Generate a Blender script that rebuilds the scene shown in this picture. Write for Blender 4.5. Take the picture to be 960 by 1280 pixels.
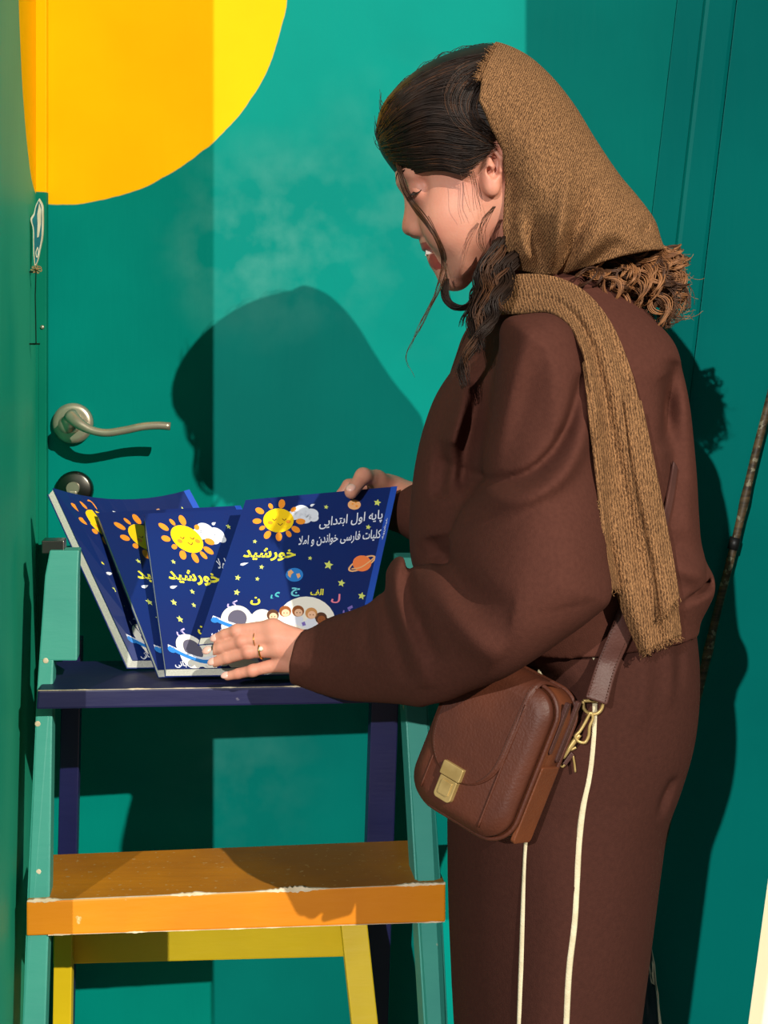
import bpy, bmesh, math, random
import numpy as np
from mathutils import Vector, Matrix, Euler, noise as mnoise
random.seed(7); rng = np.random.default_rng(7)
for _o in list(bpy.data.objects): bpy.data.objects.remove(_o)
SC = bpy.context.scene; COL = SC.collection
# ------------------------------------------------------------------ camera, sky, suns, exposure
CAMY, H, F = -1.5, 1.29, 1800.0
cam = bpy.data.cameras.new('camera'); cam_o = bpy.data.objects.new('camera', cam); COL.objects.link(cam_o)
cam_o.location = (0, CAMY, H); cam_o.rotation_euler = (math.pi/2, 0, 0)
cam.sensor_fit = 'VERTICAL'; cam.sensor_height = 36; cam.lens = 36*F/1280; cam.shift_y = -190/1280; cam.clip_start = .02
SC.camera = cam_o
W = bpy.data.worlds.new('sky'); SC.world = W; W.use_nodes = True
W.node_tree.nodes['Background'].inputs[0].default_value = (.55, .72, 1, 1)
W.node_tree.nodes['Background'].inputs[1].default_value = .12
def sun(name, d, energy, col, ang):
    l = bpy.data.lights.new(name, 'SUN'); l.energy = energy; l.color = col; l.angle = math.radians(ang)
    o = bpy.data.objects.new(name, l); COL.objects.link(o)
    o.rotation_euler = Vector(d).to_track_quat('-Z', 'Y').to_euler(); o.location = (0, -2, 4)
DA = (-.270, .42, -.268); DB = (.138, .42, -.156)
sun('sun_light', DA, 3.9, (1, .93, .80), .5)
sun('window_glint_light', DB, 2.3, (1, .97, .92), .6)
SC.view_settings.view_transform = 'Standard'; SC.view_settings.look = 'None'; SC.view_settings.gamma = 1
SC.view_settings.exposure = 0; SC.view_settings.use_curve_mapping = False

# ------------------------------------------------------------------ helpers
def P(px, py, Y):                      # point of the place seen at (px,py) and standing at depth Y
    d = Y-CAMY
    return Vector(((px-480)/F*d, Y, H+(450-py)/F*d))
def lin(c):
    return tuple(((v/255)/12.92 if v/255 <= .04045 else ((v/255+.055)/1.055)**2.4) for v in c)
def nd(nt, t, **kw):
    n = nt.nodes.new(t)
    for k, v in kw.items(): setattr(n, k, v)
    return n
def M(name, col, rough=.5, col2=None, nscale=6, stretch=(1,1,1), bump=0, bscale=60, bstretch=(1,1,1), metal=0, spec=.5, coat=0,
      wear=None, wscale=25, wamt=.62, sss=0, sheen=0, contrast=(.35,.65), sharp=False):
    m = bpy.data.materials.new(name); m.use_nodes = True; nt = m.node_tree; b = nt.nodes['Principled BSDF']; L = nt.links.new
    b.inputs['Roughness'].default_value = rough; b.inputs['Metallic'].default_value = metal
    b.inputs['Specular IOR Level'].default_value = spec; b.inputs['Coat Weight'].default_value = coat; b.inputs['Coat Roughness'].default_value = .15
    b.inputs['Sheen Weight'].default_value = sheen
    if sss:
        b.inputs['Subsurface Weight'].default_value = sss; b.inputs['Subsurface Radius'].default_value = (.012,.004,.002); b.inputs['Subsurface Scale'].default_value = .6
    c = lin(col)+(1,); out = None
    tc = nd(nt, 'ShaderNodeTexCoord')
    def noise(scale, st, det=5):
        mp = nd(nt, 'ShaderNodeMapping'); mp.inputs['Scale'].default_value = st; L(tc.outputs['Object'], mp.inputs['Vector'])
        n = nd(nt, 'ShaderNodeTexNoise'); n.inputs['Scale'].default_value = scale; n.inputs['Detail'].default_value = det; L(mp.outputs['Vector'], n.inputs['Vector'])
        return n.outputs['Fac']
    def ramp(f, a, z):
        r = nd(nt, 'ShaderNodeMapRange'); r.inputs[1].default_value = a; r.inputs[2].default_value = z; L(f, r.inputs[0]); return r.outputs[0]
    def mix(fac, a, bcol):
        x = nd(nt, 'ShaderNodeMix', data_type='RGBA'); L(fac, x.inputs[0])
        if isinstance(a, tuple): x.inputs[6].default_value = a
        else: L(a, x.inputs[6])
        x.inputs[7].default_value = bcol; return x.outputs[2]
    if col2: out = mix(ramp(noise(nscale, stretch), *contrast), c, lin(col2)+(1,))
    if wear: out = mix(ramp(noise(wscale, (1,1,1), 8), wamt, wamt+.03), out if out else c, lin(wear)+(1,))
    if out: L(out, b.inputs['Base Color'])
    else: b.inputs['Base Color'].default_value = c
    if bump:
        bn = nd(nt, 'ShaderNodeBump'); bn.inputs['Strength'].default_value = bump; bn.inputs['Distance'].default_value = .002
        L(noise(bscale, bstretch, 4), bn.inputs['Height']); L(bn.outputs['Normal'], b.inputs['Normal'])
    return m
def link(name, me, mats, parent=None, smooth=False):
    o = bpy.data.objects.new(name, me); COL.objects.link(o)
    for m in (mats if isinstance(mats, (list, tuple)) else [mats]): me.materials.append(m)
    if parent: o.parent = parent
    if smooth: me.polygons.foreach_set('use_smooth', [True]*len(me.polygons))
    return o
def obj(name, bm, mats, parent=None, smooth=False, normals=True):
    me = bpy.data.meshes.new(name)
    if normals: bmesh.ops.recalc_face_normals(bm, faces=bm.faces)
    bm.to_mesh(me); bm.free(); return link(name, me, mats, parent, smooth)
def thing(name, label, cat, loc=(0,0,0), group=None):
    o = bpy.data.objects.new(name, None); COL.objects.link(o); o.empty_display_size = .05; o['label'] = label; o['category'] = cat
    if group: o['group'] = group
    return o
def tag(o, label, cat, group=None):
    o['label'] = label; o['category'] = cat
    if group: o['group'] = group
    return o
def struct(o): o['kind'] = 'structure'; return o
def bevel(bm, w, seg=2):
    if w: bmesh.ops.bevel(bm, geom=list(bm.edges)+list(bm.verts), offset=w, segments=seg, affect='EDGES', profile=.6)
def prism(bm, pts, vec, bev=0):        # polygon of points pushed along vec
    b2 = bmesh.new(); vec = Vector(vec)
    a = [b2.verts.new(p) for p in pts]; z = [b2.verts.new(Vector(p)+vec) for p in pts]
    b2.faces.new(a); b2.faces.new(z[::-1]); n = len(pts)
    for i in range(n): b2.faces.new((a[i], z[i], z[(i+1)%n], a[(i+1)%n]))
    bmesh.ops.recalc_face_normals(b2, faces=b2.faces); bevel(b2, bev)
    merge(bm, b2)
def merge(bm, b2):
    me = bpy.data.meshes.new('tmp'); b2.to_mesh(me); b2.free(); bm.from_mesh(me); bpy.data.meshes.remove(me)
def box(bm, lo, hi, bev=0):
    x0,y0,z0 = lo; x1,y1,z1 = hi
    prism(bm, [(x0,y0,z0),(x1,y0,z0),(x1,y0,z1),(x0,y0,z1)], (0,y1-y0,0), bev)
def tube(bm, pts, r, seg=8, caps=True, flat=None):      # r: number or list; flat=(dir,scale) squashes the section
    pts = [Vector(p) for p in pts]; n = len(pts); rings = []
    rs = r if isinstance(r, (list, tuple, np.ndarray)) else [r]*n
    up = None
    for i, p in enumerate(pts):
        t = (pts[min(i+1,n-1)]-pts[max(i-1,0)])
        t = t.normalized() if t.length > 1e-9 else Vector((0,0,1))
        if up is None: up = t.orthogonal().normalized()
        up = (up-t*up.dot(t)); up = up.normalized() if up.length > 1e-6 else t.orthogonal().normalized()
        s = t.cross(up); ring = []
        for k in range(seg):
            a = 2*math.pi*k/seg; v = (up*math.cos(a)+s*math.sin(a))*rs[i]
            if flat: d = Vector(flat[0]); v = v-d*v.dot(d)*(1-flat[1])
            ring.append(bm.verts.new(p+v))
        rings.append(ring)
    for a, b in zip(rings, rings[1:]):
        for k in range(seg): bm.faces.new((a[k], a[(k+1)%seg], b[(k+1)%seg], b[k]))
    if caps: bm.faces.new(rings[0][::-1]); bm.faces.new(rings[-1])
def lathe(bm, o, axis, prof, seg=32):  # prof [(along axis, radius)]
    o = Vector(o); ax = Vector(axis).normalized(); u = ax.orthogonal().normalized(); v = ax.cross(u); rings = []
    for h, r in prof:
        rings.append([bm.verts.new(o+ax*h+(u*math.cos(2*math.pi*k/seg)+v*math.sin(2*math.pi*k/seg))*max(r,1e-5)) for k in range(seg)])
    for a, b in zip(rings, rings[1:]):
        for k in range(seg): bm.faces.new((a[k], a[(k+1)%seg], b[(k+1)%seg], b[k]))
    bm.faces.new(rings[0][::-1]); bm.faces.new(rings[-1])
def spl(pts, n):                       # Catmull-Rom through points (any dimension) -> n samples
    p = np.array(pts, float); d = np.r_[0, np.cumsum(np.linalg.norm(np.diff(p[:, :2] if p.shape[1] > 3 else p, axis=0), axis=1)+1e-9)]
    t = np.linspace(0, d[-1], n); out = np.empty((n, p.shape[1])); m = np.gradient(p, d, axis=0) if len(p) > 2 else np.repeat((p[1:]-p[:1])/d[-1], 2, 0)
    i = np.clip(np.searchsorted(d, t, side='right')-1, 0, len(p)-2); h = (d[i+1]-d[i])[:, None]; s = ((t-d[i])[:, None])/h
    return (2*s**3-3*s**2+1)*p[i]+(s**3-2*s**2+s)*h*m[i]+(-2*s**3+3*s**2)*p[i+1]+(s**3-s**2)*h*m[i+1]

# ------------------------------------------------------------------ painted surfaces with the mural sun
def paint(name, col, col2, mural=None, worn=None):
    m = M(name, col, .5, col2, 3.5, (1,1,1), bump=.12, bscale=35, bstretch=(3,3,0.35), spec=.05)
    nt = m.node_tree; L = nt.links.new; b = nt.nodes['Principled BSDF']; base = b.inputs['Base Color'].links[0].from_socket
    geo = nd(nt, 'ShaderNodeNewGeometry'); sep = nd(nt, 'ShaderNodeSeparateXYZ'); L(geo.outputs['Position'], sep.inputs[0])
    def ma(op, a, bb):
        n = nd(nt, 'ShaderNodeMath', operation=op)
        for i, v in enumerate((a, bb)):
            if isinstance(v, (int, float)): n.inputs[i].default_value = v
            else: L(v, n.inputs[i])
        return n.outputs[0]
    def mix(fac, a, c):
        x = nd(nt, 'ShaderNodeMix', data_type='RGBA'); L(fac, x.inputs[0]); L(a, x.inputs[6])
        if isinstance(c, tuple): x.inputs[7].default_value = c
        else: L(c, x.inputs[7])
        return x.outputs[2]
    def noise(sc, det=6):
        n = nd(nt, 'ShaderNodeTexNoise'); n.inputs['Scale'].default_value = sc; n.inputs['Detail'].default_value = det; L(geo.outputs['Position'], n.inputs['Vector']); return n.outputs['Fac']
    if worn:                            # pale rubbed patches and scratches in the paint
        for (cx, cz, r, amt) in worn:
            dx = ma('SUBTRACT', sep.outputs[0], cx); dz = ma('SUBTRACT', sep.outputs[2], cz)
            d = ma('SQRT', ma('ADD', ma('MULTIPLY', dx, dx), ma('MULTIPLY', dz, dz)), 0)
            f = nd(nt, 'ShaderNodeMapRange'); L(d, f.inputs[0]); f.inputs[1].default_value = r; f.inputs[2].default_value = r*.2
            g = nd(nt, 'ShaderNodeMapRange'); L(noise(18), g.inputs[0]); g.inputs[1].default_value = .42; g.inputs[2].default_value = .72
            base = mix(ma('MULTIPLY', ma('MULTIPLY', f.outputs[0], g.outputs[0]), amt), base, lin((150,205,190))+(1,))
    if mural:
        yel = nd(nt, 'ShaderNodeMix', data_type='RGBA'); L(noise(9), yel.inputs[0])
        yel.inputs[6].default_value = lin((246,178,2))+(1,); yel.inputs[7].default_value = lin((255,196,6))+(1,)
        ax, c0, r0, cz, rz = mural
        u = ma('DIVIDE', ma('SUBTRACT', sep.outputs[ax], c0), r0); v = ma('DIVIDE', ma('SUBTRACT', sep.outputs[2], cz), rz)
        d = ma('ADD', ma('SQRT', ma('ADD', ma('MULTIPLY', u, u), ma('MULTIPLY', v, v)), 0), ma('MULTIPLY', ma('SUBTRACT', noise(14), .5), .035))
        st = nd(nt, 'ShaderNodeMapRange'); L(d, st.inputs[0]); st.inputs[1].default_value = 1.004; st.inputs[2].default_value = .998
        base = mix(st.outputs[0], base, yel.outputs[2])
    L(base, b.inputs['Base Color']); return m

# ------------------------------------------------------------------ the setting
DY = .42
cc = P(70, -35, DY)
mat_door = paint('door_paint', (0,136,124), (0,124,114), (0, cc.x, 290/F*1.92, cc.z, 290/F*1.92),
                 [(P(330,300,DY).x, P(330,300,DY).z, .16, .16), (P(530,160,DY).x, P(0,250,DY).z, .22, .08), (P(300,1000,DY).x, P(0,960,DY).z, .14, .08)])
mat_side = paint('side_paint', (50,164,130), (26,152,122), (1, DY+.0, .287, P(0,-35,DY).z, .298))
mat_jamb = paint('jamb_paint', (14,124,98), (6,112,90), (0, -.46, .6, P(0,-35,.41).z, .292))
mat_green = paint('panel_paint', (0,124,116), (0,114,108))
XL = -.464
bm = bmesh.new()
def lx(py, x0, sl): return P(x0+sl*py, py, DY).x
def zpy(z, Y=DY): return 450+(H-z)*F/(Y-CAMY)
TOP = 2.35
yt, yb = zpy(TOP), zpy(0)
box_pts = [(XL, DY, 0), (lx(yb,846,-.118), DY, 0), (lx(yt,846,-.118), DY, TOP), (XL, DY, TOP)]
prism(bm, box_pts, (0, .04, 0)); door = struct(obj('door_1', bm, mat_door))
bm = bmesh.new()                        # slanting casing beside the door: sunk strip and rounded board
prism(bm, [(lx(yb,846,-.118)+.0006, DY-.002, 0), (lx(yb,881,-.118), DY-.002, 0), (lx(yt,881,-.118), DY-.002, TOP), (lx(yt,846,-.118)+.0006, DY-.002, TOP)], (0,.04,0), .0008)
prism(bm, [(lx(yb,879,-.116), DY-.014, 0), (lx(yb,919,-.118), DY-.014, 0), (lx(yt,919,-.118), DY-.014, TOP), (lx(yt,879,-.116), DY-.014, TOP)], (0,.05,0), .006)
struct(obj('trim_1', bm, mat_green))
bm = bmesh.new()
prism(bm, [(lx(yb,919.6,-.118), DY-.006, 0), (P(960-.137*(yb-1090), yb, DY).x, DY-.006, 0), (P(960-.137*(yt-1090), yt, DY).x, DY-.006, TOP), (lx(yt,919.6,-.118), DY-.006, TOP)], (0,.03,0), .0015)
struct(obj('wall_back', bm, mat_green))
# hinged left leaf shades the door; right leaf is unseen, added to block the sun
lf = lambda u: (XL+.001+.164*u, DY-u)
bm = bmesh.new(); p0, p1 = lf(-.03), lf(.479); prism(bm, [(*p0,0), (*p1,0), (p1[0]-.028,p1[1]-.004,0), (p0[0]-.03,p0[1],0)], (0,0,TOP)); struct(obj('wall_left', bm, mat_side))
ra = P(657,0,DY).x-DA[0]/DA[1]*(DY+.05)
bm = bmesh.new(); prism(bm, [(.56,DY-.01,0), (ra,-.05,0), (ra+.028,-.055,0), (.60,DY-.01,0)], (0,0,TOP)); struct(obj('sun_blocker_right', bm, mat_green))
bm = bmesh.new(); box(bm, (XL, DY-.012, 0), (P(58,0,DY-.012).x, DY, TOP), .0012)
box(bm, (XL, DY-.016, 0), (XL+.0065, DY-.011, P(0,428,DY).z), .0008)
struct(obj('trim_2', bm, mat_jamb))
mat_stone = M('grey_paving', (120,112,98), .8, (108,100,88), 3, bump=.3, bscale=30)
bm = bmesh.new(); box(bm, (-5, -7, -.1), (6, 9, 0)); struct(obj('floor', bm, mat_stone))
bm = bmesh.new(); box(bm, (.40, .75, 0), (1.7, .80, 2.2)); struct(obj('sunlit_ground_panel', bm, M('cream_panel', (255,250,212), .8, (250,244,204), 3)))  # upright panel added in place of the sunlit ground, to catch more sun

# ------------------------------------------------------------------ door furniture
mat_nickel = M('satin_nickel', (206,194,170), .34, (180,168,146), 30, metal=.7)
mat_steel = M('dark_steel', (92,90,84), .3, metal=1)
q = P(92, 529, DY)
bm = bmesh.new(); lathe(bm, q, (0,-1,0), [(0,.027),(.007,.027),(.010,.0235),(.0105,.020)]); lathe(bm, q, (0,-1,0), [(.01,.013),(.030,.0115),(.040,.0118),(.0405,.001)], 24)
rose = obj('lever_rose', bm, mat_nickel, door, True)
bm = bmesh.new(); pts = spl([tuple(P(x,y,Y)) for x,y,Y in ((88,519,.376),(97,528,.366),(112,537,.362),(130,541,.361),(155,538,.361),(180,533,.361),(200,532,.362),(213,533,.363))], 30)
tube(bm, pts, [.0095-.0042*min(1,i/8) for i in range(30)], 12); obj('lever', bm, mat_nickel, rose, True)
q = P(94, 612, DY)
bm = bmesh.new(); lathe(bm, q, (0,-1,0), [(0,.025),(.007,.025),(.010,.021),(.0105,.001)]); rose = obj('lock_rose', bm, mat_steel, door, True)
bm = bmesh.new(); lathe(bm, q+Vector((0,-.01,.003)), (0,-1,0), [(0,.0085),(.006,.0085),(.0062,.001)], 24); box(bm, (q.x-.0055,DY-.0165,q.z-.02), (q.x+.0055,DY-.009,q.z), .002)
obj('lock_cylinder', bm, mat_nickel, rose)

# painted leaf cut-out hanging on the jamb
Yo = .30
orn = thing('leaf_ornament', 'small teal and white painted leaf cut-out hanging by the door edge', 'ornament')
mt_w = M('white_paint', (222,216,190), .6, (200,190,160), 60); mt_t = M('teal_paint', (16,120,128), .5, (10,92,100), 50); mt_tw = M('jute_twine', (170,140,92), .9, (140,110,70), 200)
outl = spl([(49,248),(44.5,257),(41.5,268),(38.5,272),(41,285),(41.5,305),(42,320),(44,333),(47,326),(50,312),(53,298),(54,282),(54,268),(53,255),(49,248)], 60)
bm = bmesh.new(); prism(bm, [P(x,y,Yo) for x,y in outl[:-1]], (0,.004,0)); obj('board', bm, mt_w, orn)
bm = bmesh.new(); c0 = outl.mean(0); prism(bm, [P(*(c0+(p-c0)*np.array([.74,.93])),Yo-.0006) for p in outl[:-1]], (0,.0008,0)); obj('painted_face', bm, mt_t, orn)
bm = bmesh.new(); prism(bm, [P(x,y,Yo-.0012) for x,y in ((49,254),(51.5,262),(51,280),(48.5,296),(46.3,297),(47,280),(46.5,268))], (0,.0008,0))
tube(bm, [P(x,y,Yo-.001) for x,y in spl([(47,309),(44.8,316),(46,322),(48,315),(47,309)], 14)], .0006, 6); obj('brush_marks', bm, mt_w, orn)
bm = bmesh.new()
for k in range(7):
    a = k*.9; tube(bm, [P(x,y,Yo-.003+.002*math.sin(a)) for x,y in spl([(45,336),(45.5+6*math.cos(a),336+4*math.sin(a)),(45.5+7*math.cos(a+.4),337+5*math.sin(a+.4)),(45.5,337)], 10)], .0007, 5)
obj('twine_bow', bm, mt_tw, orn)
bm = bmesh.new(); tube(bm, [P(x,y,Yo) for x,y in ((45,338),(44,370),(44.6,400),(45,429))], .0008, 6); tube(bm, [P(41,430,Yo), P(50,430,Yo)], .0012, 6); tube(bm, [P(45,430,Yo), Vector((lf(DY-Yo)[0], Yo, P(45,430,Yo).z))], .0012, 6); tube(bm, [P(45,340,Yo), Vector((lf(DY-Yo)[0], Yo, P(45,340,Yo).z))], .0012, 6); obj('cord', bm, mat_steel, orn)
bm = bmesh.new(); lathe(bm, P(53,409,.408), (0,-1,0), [(0,.0028),(.0015,.0026),(.002,.0005)], 12); tag(obj('screw', bm, mat_nickel, None, True), 'tiny screw head in the green jamb below the leaf ornament', 'screw')

# ------------------------------------------------------------------ step ladder
def wood(name, c, c2, wear, **k): return M(name, c, .5, c2, 5, (1,1,1), bump=.25, bscale=26, bstretch=(.5,3,3), wear=wear, wscale=k.get('ws',30), wamt=k.get('wa',.70))
mt_teal = wood('teal_wood_paint', (62,158,140), (48,142,130), (205,190,150)); mt_navy = wood('navy_wood_paint', (19,20,62), (26,27,80), (120,115,130), wa=.72)
mt_or = wood('orange_wood_paint', (222,138,4), (206,122,6), (238,205,150), ws=22, wa=.69); mt_yel = wood('yellow_wood_paint', (232,198,2), (214,180,2), (190,150,60), wa=.74)
mt_tread = wood('worn_tread', (196,126,22), (158,98,28), (186,140,78), ws=140, wa=.64); mt_raw = M('chipped_edge', (206,186,150), .8, (230,214,186), 60)
lad = thing('step_ladder', 'painted wooden step ladder with teal stiles, navy top shelf and orange step against the door', 'ladder')
YAW = math.radians(7); LD = Vector((-math.sin(YAW), math.cos(YAW), 0))
def lY(px, Y0): return Y0+(px-40)/510*.052
def Q(px, py, Y0): return P(px, py, lY(px, Y0))
def zlean(py): return .082+(1115-py)/410*.068       # stile front depth
bm = bmesh.new(); prism(bm, [Q(47,863,.095), Q(541,855,.095), Q(541,878,.095), Q(45,887,.095)], LD*.155, .0025)
shelf = obj('top_shelf', bm, mt_navy, lad); shelf['label'] = 'navy blue top shelf'
bm = bmesh.new(); prism(bm, [Q(33,1127,.07), Q(557,1104,.07), Q(557,1152,.07), Q(33,1170,.07)], LD*.15, .002); step = obj('step', bm, [mt_or, mt_tread], lad); step['label'] = 'orange step with worn tread'
for p in step.data.polygons:
    if p.normal.z > .9: p.material_index = 1
def chips(par, ends, Y0, s, seedv=1, thr=.5, freq=14):   # bare chipped flakes along a board edge, one ragged strip
    r = random.Random(seedv); b = bmesh.new(); (xa_,ya),(xb,yb_) = ends; n = 170; up = []; dn = []
    for i in range(n+1):
        f = i/n; x = xa_+(xb-xa_)*f; y = ya+(yb_-ya)*f; k = max(0, mnoise.noise((f*freq, seedv*3.1, 0))-thr+.5)*2; j = r.uniform(.5,1.3)
        up.append((x, y-.12-1.5*s*k*j)); dn.append((x, y+.12+1.2*s*k*r.uniform(.4,1.3)))
    rows = [[b.verts.new(Q(x,y,Y0)+LD*o) for x,y in p] for p, o in ((up,.0022),(up,-.0007),(dn,-.0007),(dn,.0022))]
    for ra, rb in zip(rows, rows[1:]):
        for i in range(n): b.faces.new((ra[i], ra[i+1], rb[i+1], rb[i]))
    obj('bare_wood_edge', b, mt_raw, par)
chips(shelf, ((47.5,863.3),(540.5,855.3)), .095, .55, 3, .62, 22); chips(step, ((34,1126.6),(556.5,1104.4)), .07, 1.7, 4, .40, 10); chips(step, ((60,1168.8),(556,1152.2)), .07, .8, 8, .66, 16)
def stile(rows, up, dep, notch=None):
    b = bmesh.new()
    a = [(xl, y) for y, xl, xr in rows]; c = [(xr, y) for y, xl, xr in rows][::-1]
    prism(b, [Q(x,y,zlean(y)) for x,y in a+c], LD*dep, .0018)
    return obj('stile', b, mt_teal, lad)
def s1(t): return t
stile([(688,62,99),(720,56,97.5),(826,48.5,96.5)], 1, .030)
b = stile([(824,48.6,67),(862,46,66),(1113,34,62.5),(1300,27,56.5),(zpy(0,-.1),15,48)], 1, .034)
stile([(697,497,533),(730,497,533),(824,500,532)], 1, .045); stile([(822,503,532),(862,505,534),(1104,519,551.5),(1300,531,561),(zpy(0,-.1),560,592)], 1, .05)
bm = bmesh.new(); prism(bm, [Q(52,676,.16), Q(80,676,.16), Q(80,692,.158), Q(52,692,.158)], LD*.03, .001); obj('hinge', bm, mat_steel, lad)
def leg(a, b_, w, d, mt, par, nm='rear_leg'):
    b = bmesh.new(); w = w/2
    prism(b, [P(a[0]-w,a[1],a[2]), P(a[0]+w,a[1],a[2]), P(b_[0]+w,b_[1],b_[2]), P(b_[0]-w,b_[1],b_[2])], LD*d, .0015); return obj(nm, b, mt, par)
leg((484,800,.30), (455,zpy(0,.38),.38), 34, .03, mt_navy, lad); leg((90,800,.285), (70,zpy(0,.38),.38), 24, .03, mt_navy, lad)
for x,y in ((48,1090),(57,826),(47,905)):
    bm = bmesh.new(); lathe(bm, Q(x,y,zlean(y)-.0002), (0,-1,0), [(0,.0034),(.001,.0026),(.0012,.0005)], 10); obj('screw', bm, mt_raw, lad)
# yellow trestle below the orange step
tr = thing('trestle', 'low yellow wooden trestle standing behind the ladder under its orange step', 'trestle')
bm = bmesh.new(); prism(bm, [P(66,1158,.29), P(436,1154,.30), P(436,1196,.30), P(66,1206,.29)], (0,.022,0), .002); obj('rail', bm, mt_yel, tr)
leg((79,1166,.262), (69,zpy(0,.215),.215), 23, .03, mt_yel, tr, 'leg'); leg((443,1156,.262), (520,zpy(0,.13),.13), 33, .03, mt_yel, tr, 'leg')

# bamboo stick and dark sack
mt_bam = M('bamboo', (110,88,58), .55, (58,46,32), 40, (1,1,6), wear=(150,140,112), wscale=90, wamt=.6)
st = thing('bamboo_stick', 'thin brown bamboo stick with black tape leaning on the green panel behind the woman', 'stick')
a, b_ = P(976,440,.395), P(857,930,.385); d = (b_-a); fl = a+d*((a.z)/(a.z-b_.z)); n = 60
bm = bmesh.new(); tube(bm, [a+(fl-a)*(i/n)+Vector((math.sin(i*.7)*.0006,0,0)) for i in range(n+1)], [.0054+(.0011 if i%9 == 0 else 0) for i in range(n+1)], 12); obj('cane', bm, mt_bam, st, True)
t0 = P(927,672,.390); k = (a.z-t0.z)/(a.z-fl.z); t1 = k+.012
bm = bmesh.new(); tube(bm, [a+(fl-a)*k, a+(fl-a)*t1], .0074, 14); obj('tape_band', bm, M('black_tape', (26,24,24), .5), st, True)
bm = bmesh.new(); bmesh.ops.create_icosphere(bm, subdivisions=5, radius=1)
c0 = P(789,1148,.3)
for v in bm.verts:
    p = v.co.copy(); k = mnoise.fractal(p*2.6, .9, 2.1, 5)*.09+abs(mnoise.noise(p*5))*-.07; p *= 1+k
    v.co = Vector((c0.x-.004+p.x*.050, .285+p.y*.045, .30+p.z*.30)); v.co.z = max(v.co.z, .002)
tag(obj('sack', bm, M('dark_plastic', (52,58,66), .38, (30,34,42), 25, bump=.5, bscale=30), None, True), 'crumpled dark grey plastic sack behind the trouser leg', 'sack')
# ------------------------------------------------------------------ the four booklets
PF={'ا':(0xFE8D,0xFE8E),'ب':(0xFE8F,0xFE90,0xFE91,0xFE92),'پ':(0xFB56,0xFB57,0xFB58,0xFB59),'ت':(0xFE95,0xFE96,0xFE97,0xFE98),'ج':(0xFE9D,0xFE9E,0xFE9F,0xFEA0),'خ':(0xFEA5,0xFEA6,0xFEA7,0xFEA8),'د':(0xFEA9,0xFEAA),'ر':(0xFEAD,0xFEAE),'س':(0xFEB1,0xFEB2,0xFEB3,0xFEB4),'ش':(0xFEB5,0xFEB6,0xFEB7,0xFEB8),'ف':(0xFED1,0xFED2,0xFED3,0xFED4),'ک':(0xFB8E,0xFB8F,0xFB90,0xFB91),'گ':(0xFB92,0xFB93,0xFB94,0xFB95),'ل':(0xFEDD,0xFEDE,0xFEDF,0xFEE0),'م':(0xFEE1,0xFEE2,0xFEE3,0xFEE4),'ن':(0xFEE5,0xFEE6,0xFEE7,0xFEE8),'و':(0xFEED,0xFEEE),'ه':(0xFEE9,0xFEEA,0xFEEB,0xFEEC),'ی':(0xFBFC,0xFBFD,0xFBFE,0xFBFF),'آ':(0xFE81,0xFE82),'ﻻ':(0xFEFB,0xFEFC)}
def persian(s):
    s = s.replace('لا', 'ﻻ'); out = []
    for i, c in enumerate(s):
        f = PF.get(c)
        if not f: out.append(c); continue
        pj = i > 0 and len(PF.get(s[i-1], ())) == 4; nj = i+1 < len(s) and s[i+1] in PF and len(f) == 4
        out.append(chr(f[(3 if nj else 1) if pj else (2 if nj else 0)]))
    return ''.join(reversed(out))
def glyphs(s, bold=0):                  # flat lettering -> centred verts, faces, width, height
    c = bpy.data.curves.new('t', 'FONT'); c.body = persian(s); c.offset = bold; c.resolution_u = 4
    o = bpy.data.objects.new('t', c); COL.objects.link(o); bpy.context.view_layer.update()
    me = o.to_mesh(); v = np.array([tuple(x.co)[:2] for x in me.vertices]); f = [tuple(p.vertices) for p in me.polygons]
    o.to_mesh_clear(); bpy.data.objects.remove(o); bpy.data.curves.remove(c)
    lo, hi = v.min(0), v.max(0); return v-(lo+hi)/2, f, *(hi-lo)
cols = dict(navy=None, yellow=(252,206,10), orange=(246,150,40), white=(226,228,240), cream=(244,238,226), lemon=(236,226,60), star=(214,222,110), peach=(240,178,120), blue=(44,128,210),
            grey=(96,92,112), cyan=(120,214,230), teal=(70,170,180), pink=(240,130,150), lilac=(196,182,232), purple=(130,110,190), hair1=(150,84,40), hair2=(92,56,36), hair3=(214,150,90), skin=(246,196,160), red=(206,70,70), ink=(120,60,30), planet=(246,130,70))
mats_c = []; ci = {}
for k, c in cols.items():
    ci[k] = len(mats_c)
    mats_c.append(M('cover_navy', (10,38,102), .34, (16,34,96), 7, spec=.4, coat=.35) if k == 'navy' else M('print_'+k, c, .4, spec=.4, coat=.25))
mat_pages = M('page_edges', (214,214,202), .85, (190,192,180), 900, (1,1,1)); mat_spine = M('spine_blue', (34,84,190), .35, (30,70,170), 9, coat=.3)
D0 = np.array([(307,625),(492,609),(250,800),(453,783)], float)     # where the design was measured: corners of the front cover
def st_of(x, y):
    s = t = .5
    for _ in range(25):
        p = (1-s)*(1-t)*D0[0]+s*(1-t)*D0[1]+(1-s)*t*D0[2]+s*t*D0[3]-np.array((x,y))
        ds = (1-t)*(D0[1]-D0[0])+t*(D0[3]-D0[2]); dt = (1-s)*(D0[2]-D0[0])+s*(D0[3]-D0[1])
        a = np.linalg.solve(np.c_[ds, dt], -p); s += a[0]; t += a[1]
    return s, t
def zz(x, y): return x/4+280, y/4+600
design = []                             # (verts [(s,t)], faces, material, layer)
def poly(pts, mt, ly): 
    v = [st_of(*p) for p in pts]; c = tuple(np.mean(v, 0)); n = len(v)
    design.append((v+[c], [(i, (i+1)%n, n) for i in range(n)], ci[mt], ly))
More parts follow.
